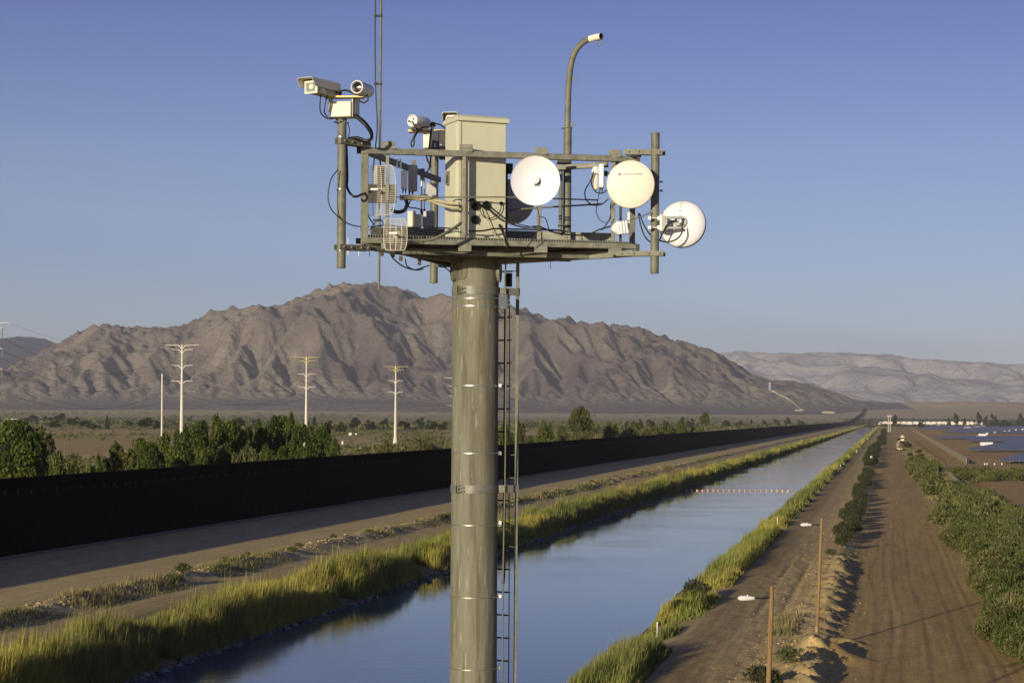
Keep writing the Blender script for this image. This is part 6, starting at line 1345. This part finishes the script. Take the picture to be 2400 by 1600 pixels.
for a in (((2346, 1077.5), (2410, 1060), 2460, 9, 'nearest solar block, only its tip showing at the right frame edge below the others'), ((2270, 1052), (2412, 1027), 2480, 16, 'large blue solar block, second nearest, with the long shed standing before it'), ((2265, 1031.5), (2300, 1022), 2480, 14, 'blue solar block behind the second nearest one, next to the paired white sheds'), ((2187, 1025), (2215, 1021.5), 2420, 14, 'narrow left-reaching blue solar strip level with the white sheds'), ((2209, 1012.5), (2260, 1007), 2480, 16, 'dark solar strip beyond the white sheds'), ((2150, 1004), (2190, 997.5), 2480, 24, 'farthest dark solar strip below the white greenhouses')): solar(*a)
def shed(x0, x1, y0, y1, zg, lb, grp='white sheds in the solar field', dep=None, nm='shed', m=None):
    x, Y = gpt((x0+x1)/2, y1, zg); t = thing(nm, (x, Y, zg), lb, nm.replace('_', ' '), grp); dep = dep or max(3, (x1-x0)*Y/F*.3); mb = MB(); pxbox(mb, x0, x1, y0+.25*(y1-y0), y1+.3, Y, dep); mb.build('wall', m or M_white, t, smooth=0)
    mb = MB(); pxbox(mb, x0-.15, x1+.15, y0, y0+.25*(y1-y0), Y-.2, dep+.4); mb.build('roof', M_white, t, smooth=0)
    n_ = max(1, int((x1-x0)/6))
    for i in range(n_): xx = x0+(x1-x0)*(i+.5)/n_; mb = MB(); pxbox(mb, xx-.35, xx+.35, y0+.4*(y1-y0), y1, Y-.12, .1); mb.build('door', M_grey, t, smooth=0)
for x0, x1, y0, y1, lb in ((2299, 2327, 1036, 1043.5, 'long white shed in front of the large blue solar block'), (2289, 2309, 1021, 1026, 'long white shed left of the upper blue solar block, lower of two'), (2294, 2312, 1016, 1021, 'long white shed just above and behind the lower one'), (2260, 2275, 1000.5, 1004, 'thin white shed, leftmost of four in the upper solar row'), (2282, 2296, 999, 1001.5, 'thin white shed, second of four in the upper solar row'), (2302, 2315, 997.5, 1000, 'thin white shed, third of four in the upper solar row'), (2320, 2333, 996.3, 999, 'thin white shed, fourth of four in the upper solar row'), (2263, 2275, 994, 997, 'tiny white shed above the leftmost thin shed')):
    shed(x0, x1, y0, y1, .0, lb)
for i, (x, y) in enumerate(((2314, 1018), (2332, 1015.5), (2355, 1013.5), (2366, 1012.5), (2381, 1010.5), (2397, 1009))): shed(x-1.8, x+1.8, y-4.5, y, 0, ['small white box, first from the left in the row of six in the solar field', 'small white box, second in the row of six', 'small white box, third in the row of six', 'small white box, fourth in the row of six', 'small white box, fifth in the row of six', 'small white box at the right frame edge, last of six'][i], 'row of six small white boxes in the solar field', nm='inverter_box')
M_gh = mat('greenhouse_white', (.80, .76, .66), .5, 0, .03)
for i, (x0, x1) in enumerate(((2068, 2110), (2112, 2138), (2140, 2168), (2170, 2194), (2196, 2219), (2225, 2240), (2243, 2256), (2261, 2283), (2296, 2303))):
    Y = 5300; a = P(x0, 987.0-.0, Y); b = P(x1, 987.0, Y); zb = zxy(a.x, Y); t = thing('greenhouse', ((a.x+b.x)/2, Y, zb), 'long low white greenhouse block on the horizon, number in the row told by: '+['leftmost', 'behind the conical tree', 'third', 'fourth', 'fifth', 'sixth', 'seventh', 'left of the dark tree pair', 'between the dark trees'][i] if 0 else ['leftmost white greenhouse of the long row on the horizon', 'second white greenhouse from the left on the horizon', 'third white greenhouse from the left on the horizon', 'fourth white greenhouse from the left on the horizon', 'fifth white greenhouse from the left on the horizon', 'short white greenhouse, sixth from the left on the horizon', 'short white greenhouse, seventh from the left on the horizon', 'white greenhouse directly left of the dark tree pair', 'tiny white greenhouse between the dark trees'][i], 'greenhouse', 'white greenhouses on the horizon')
    W_ = b.x-a.x; H_ = a.z-zb; n_ = max(1, int(W_/12)); vs = []; fs = []
    for k in range(n_):
        xa = a.x+W_*k/n_; xb = a.x+W_*(k+1)/n_; prof = [(xa, zb+H_*.55), (xa+(xb-xa)*.2, zb+H_*.88), ((xa+xb)/2, zb+H_), (xa+(xb-xa)*.8, zb+H_*.88), (xb, zb+H_*.55)]; q = len(vs)
        for yy in (Y, Y+60): vs += [(px_, yy, pz) for px_, pz in prof]+[(xb, yy, zb), (xa, yy, zb)]
        fs += [tuple(q+i_ for i_ in range(7)), tuple(q+7+i_ for i_ in range(7))[::-1]]+[(q+i_, q+i_+1, q+8+i_, q+7+i_) for i_ in range(4)]
    mb = MB(); mb.add(vs, fs); mb.build('vaulted_roof', M_gh, t, smooth=0)
# houses beyond the fence
for x0, x1, y0, y1, lb in ((5, 40, 981, 985.5, 'low white building far left beyond the fence'), (277, 285, 969.3, 973, 'small white house on the far plain, left of a pair'), (302, 319, 969, 973, 'longer white house on the far plain, right of the pair'), (817, 824, 1014, 1020, 'small pale ruin wall in the field right of the tree belt'), (832, 836, 1015, 1021, 'narrow pale ruin wall beside the first one')):
    shed(x0, x1, y0, y1, 0, lb, 'pale buildings on the plain beyond the fence', nm='house', m=M_cr)
# canal bridge
c = Vector((*uvxy(-37, 5700), 0)); t = thing('canal_bridge', (c.x, c.y, 0), 'pale low concrete bridge where the canal meets the horizon', 'bridge'); mb = MB(); mb.bar(Vector((*uvxy(-62, 5700), 1.2)), Vector((*uvxy(-14, 5700), 1.2)), 8, 1.0); mb.build('deck', M_tape, t)
for u in (-54, -43, -32, -21): mb = MB(); x, y = uvxy(u, 5700); mb.box((x, y, RZ), 1.2, 6, 3.3); mb.build('pier', M_tape, t)
# hill mast and road on the mountain
def hit(px, py):
    a = P(px, py, 1.)-Vector((0, 0, CAMZ)); k, s = a.x, a.z
    for Y in np.arange(7520, 11600, 6.):
        X = k*Y
        j = int(round((X+4300)/cell)); i = int(round((Y-7500)/cell))
        if 0 <= j < Zm.shape[1] and 0 <= i < Zm.shape[0] and Zm[i, j] >= CAMZ+s*Y: return Vector((X, Y, Zm[i, j]))
    return Vector((k*8000, 8000, CAMZ+s*8000))
h_ = hit(1804, 915); s_ = h_.y/F; t = thing('hilltop_mast', h_, 'pale blue lattice mast on the mountain right shoulder', 'radio mast'); M_pb = mat('pale_blue', (.38, .5, .62), .6)
for dx in (-3.2, 3.2):
    for dy in (-3, 3): mb = MB(); mb.bar(h_+Vector((dx, dy, -6)), h_+Vector((dx, dy, 19*s_)), 1.6, 1.6); mb.build('leg', M_pb, t, smooth=0)
mb = MB()
for k in range(9): z = k*2.1*s_; mb.bar(h_+Vector((-3.2, -3, z)), h_+Vector((3.2, -3, z+2.1*s_)), 1.1, 1.1); mb.bar(h_+Vector((3.2, -3, z)), h_+Vector((-3.2, -3, z+2.1*s_)), 1.1, 1.1)
mb.each('bracing', M_pb, t, smooth=0)
rp = [(1808, 917), (1815, 920), (1822, 924), (1832, 929), (1845, 934), (1853, 940), (1861, 945), (1868, 953), (1876, 959), (1885, 963)]
q = [hit(*p) for p in rp]; mb = MB(); vs = []
for p in q: vs += [p+Vector((0, 0, 5)), p+Vector((0, 0, -3)), p+Vector((0, 8, -3)), p+Vector((0, 8, 5))]
mb.add(vs, [(4*i+a, 4*i+(a+1) % 4, 4*i+4+(a+1) % 4, 4*i+4+a) for i in range(len(q)-1) for a in range(4)]); o = mb.build('hill_road', mat('pale_road', (.5, .44, .36), .9), smooth=0); tag(o, kind='structure')
for i, (x0, x1, y) in enumerate(((1864, 1880, 963), (1928, 1956, 968))):
    p = hit(x0, y) if i == 0 else P(x0, y, 7000); p2_ = P(x1, y, p.y); t = thing('house', p, ['pale flat building at the foot of the mountain road', 'long pale building at the mountain right foot'][i], 'building', 'pale buildings at the mountain foot'); mb = MB(); mb.box(((p.x+p2_.x)/2, p.y+8, p.z+2), abs(p2_.x-p.x), 14, 5); mb.build('wall', M_tan, t, smooth=0); mb = MB(); mb.box(((p.x+p2_.x)/2, p.y+8, p.z+5), abs(p2_.x-p.x)+2, 16, 1.2); mb.build('roof', M_tape, t, smooth=0)
HAZE = 2.7e-5
# ---------------------------------------------------------------- haze
mb = MB(); mb.box((0, 22000, 850), 60000, 48000, 1760)
m = bpy.data.materials.new('air_haze'); m.use_nodes = True; n = m.node_tree.nodes; l = m.node_tree.links
n.remove(n['Principled BSDF']); vol = n.new('ShaderNodeVolumePrincipled'); vol.inputs['Density'].default_value = HAZE
vol.inputs['Color'].default_value = (.80, .86, 1.0, 1); vol.inputs['Anisotropy'].default_value = 0.0
l.new(vol.outputs[0], n['Material Output'].inputs['Volume'])
hz = mb.build('haze', m, smooth=0); tag(hz, kind='stuff')
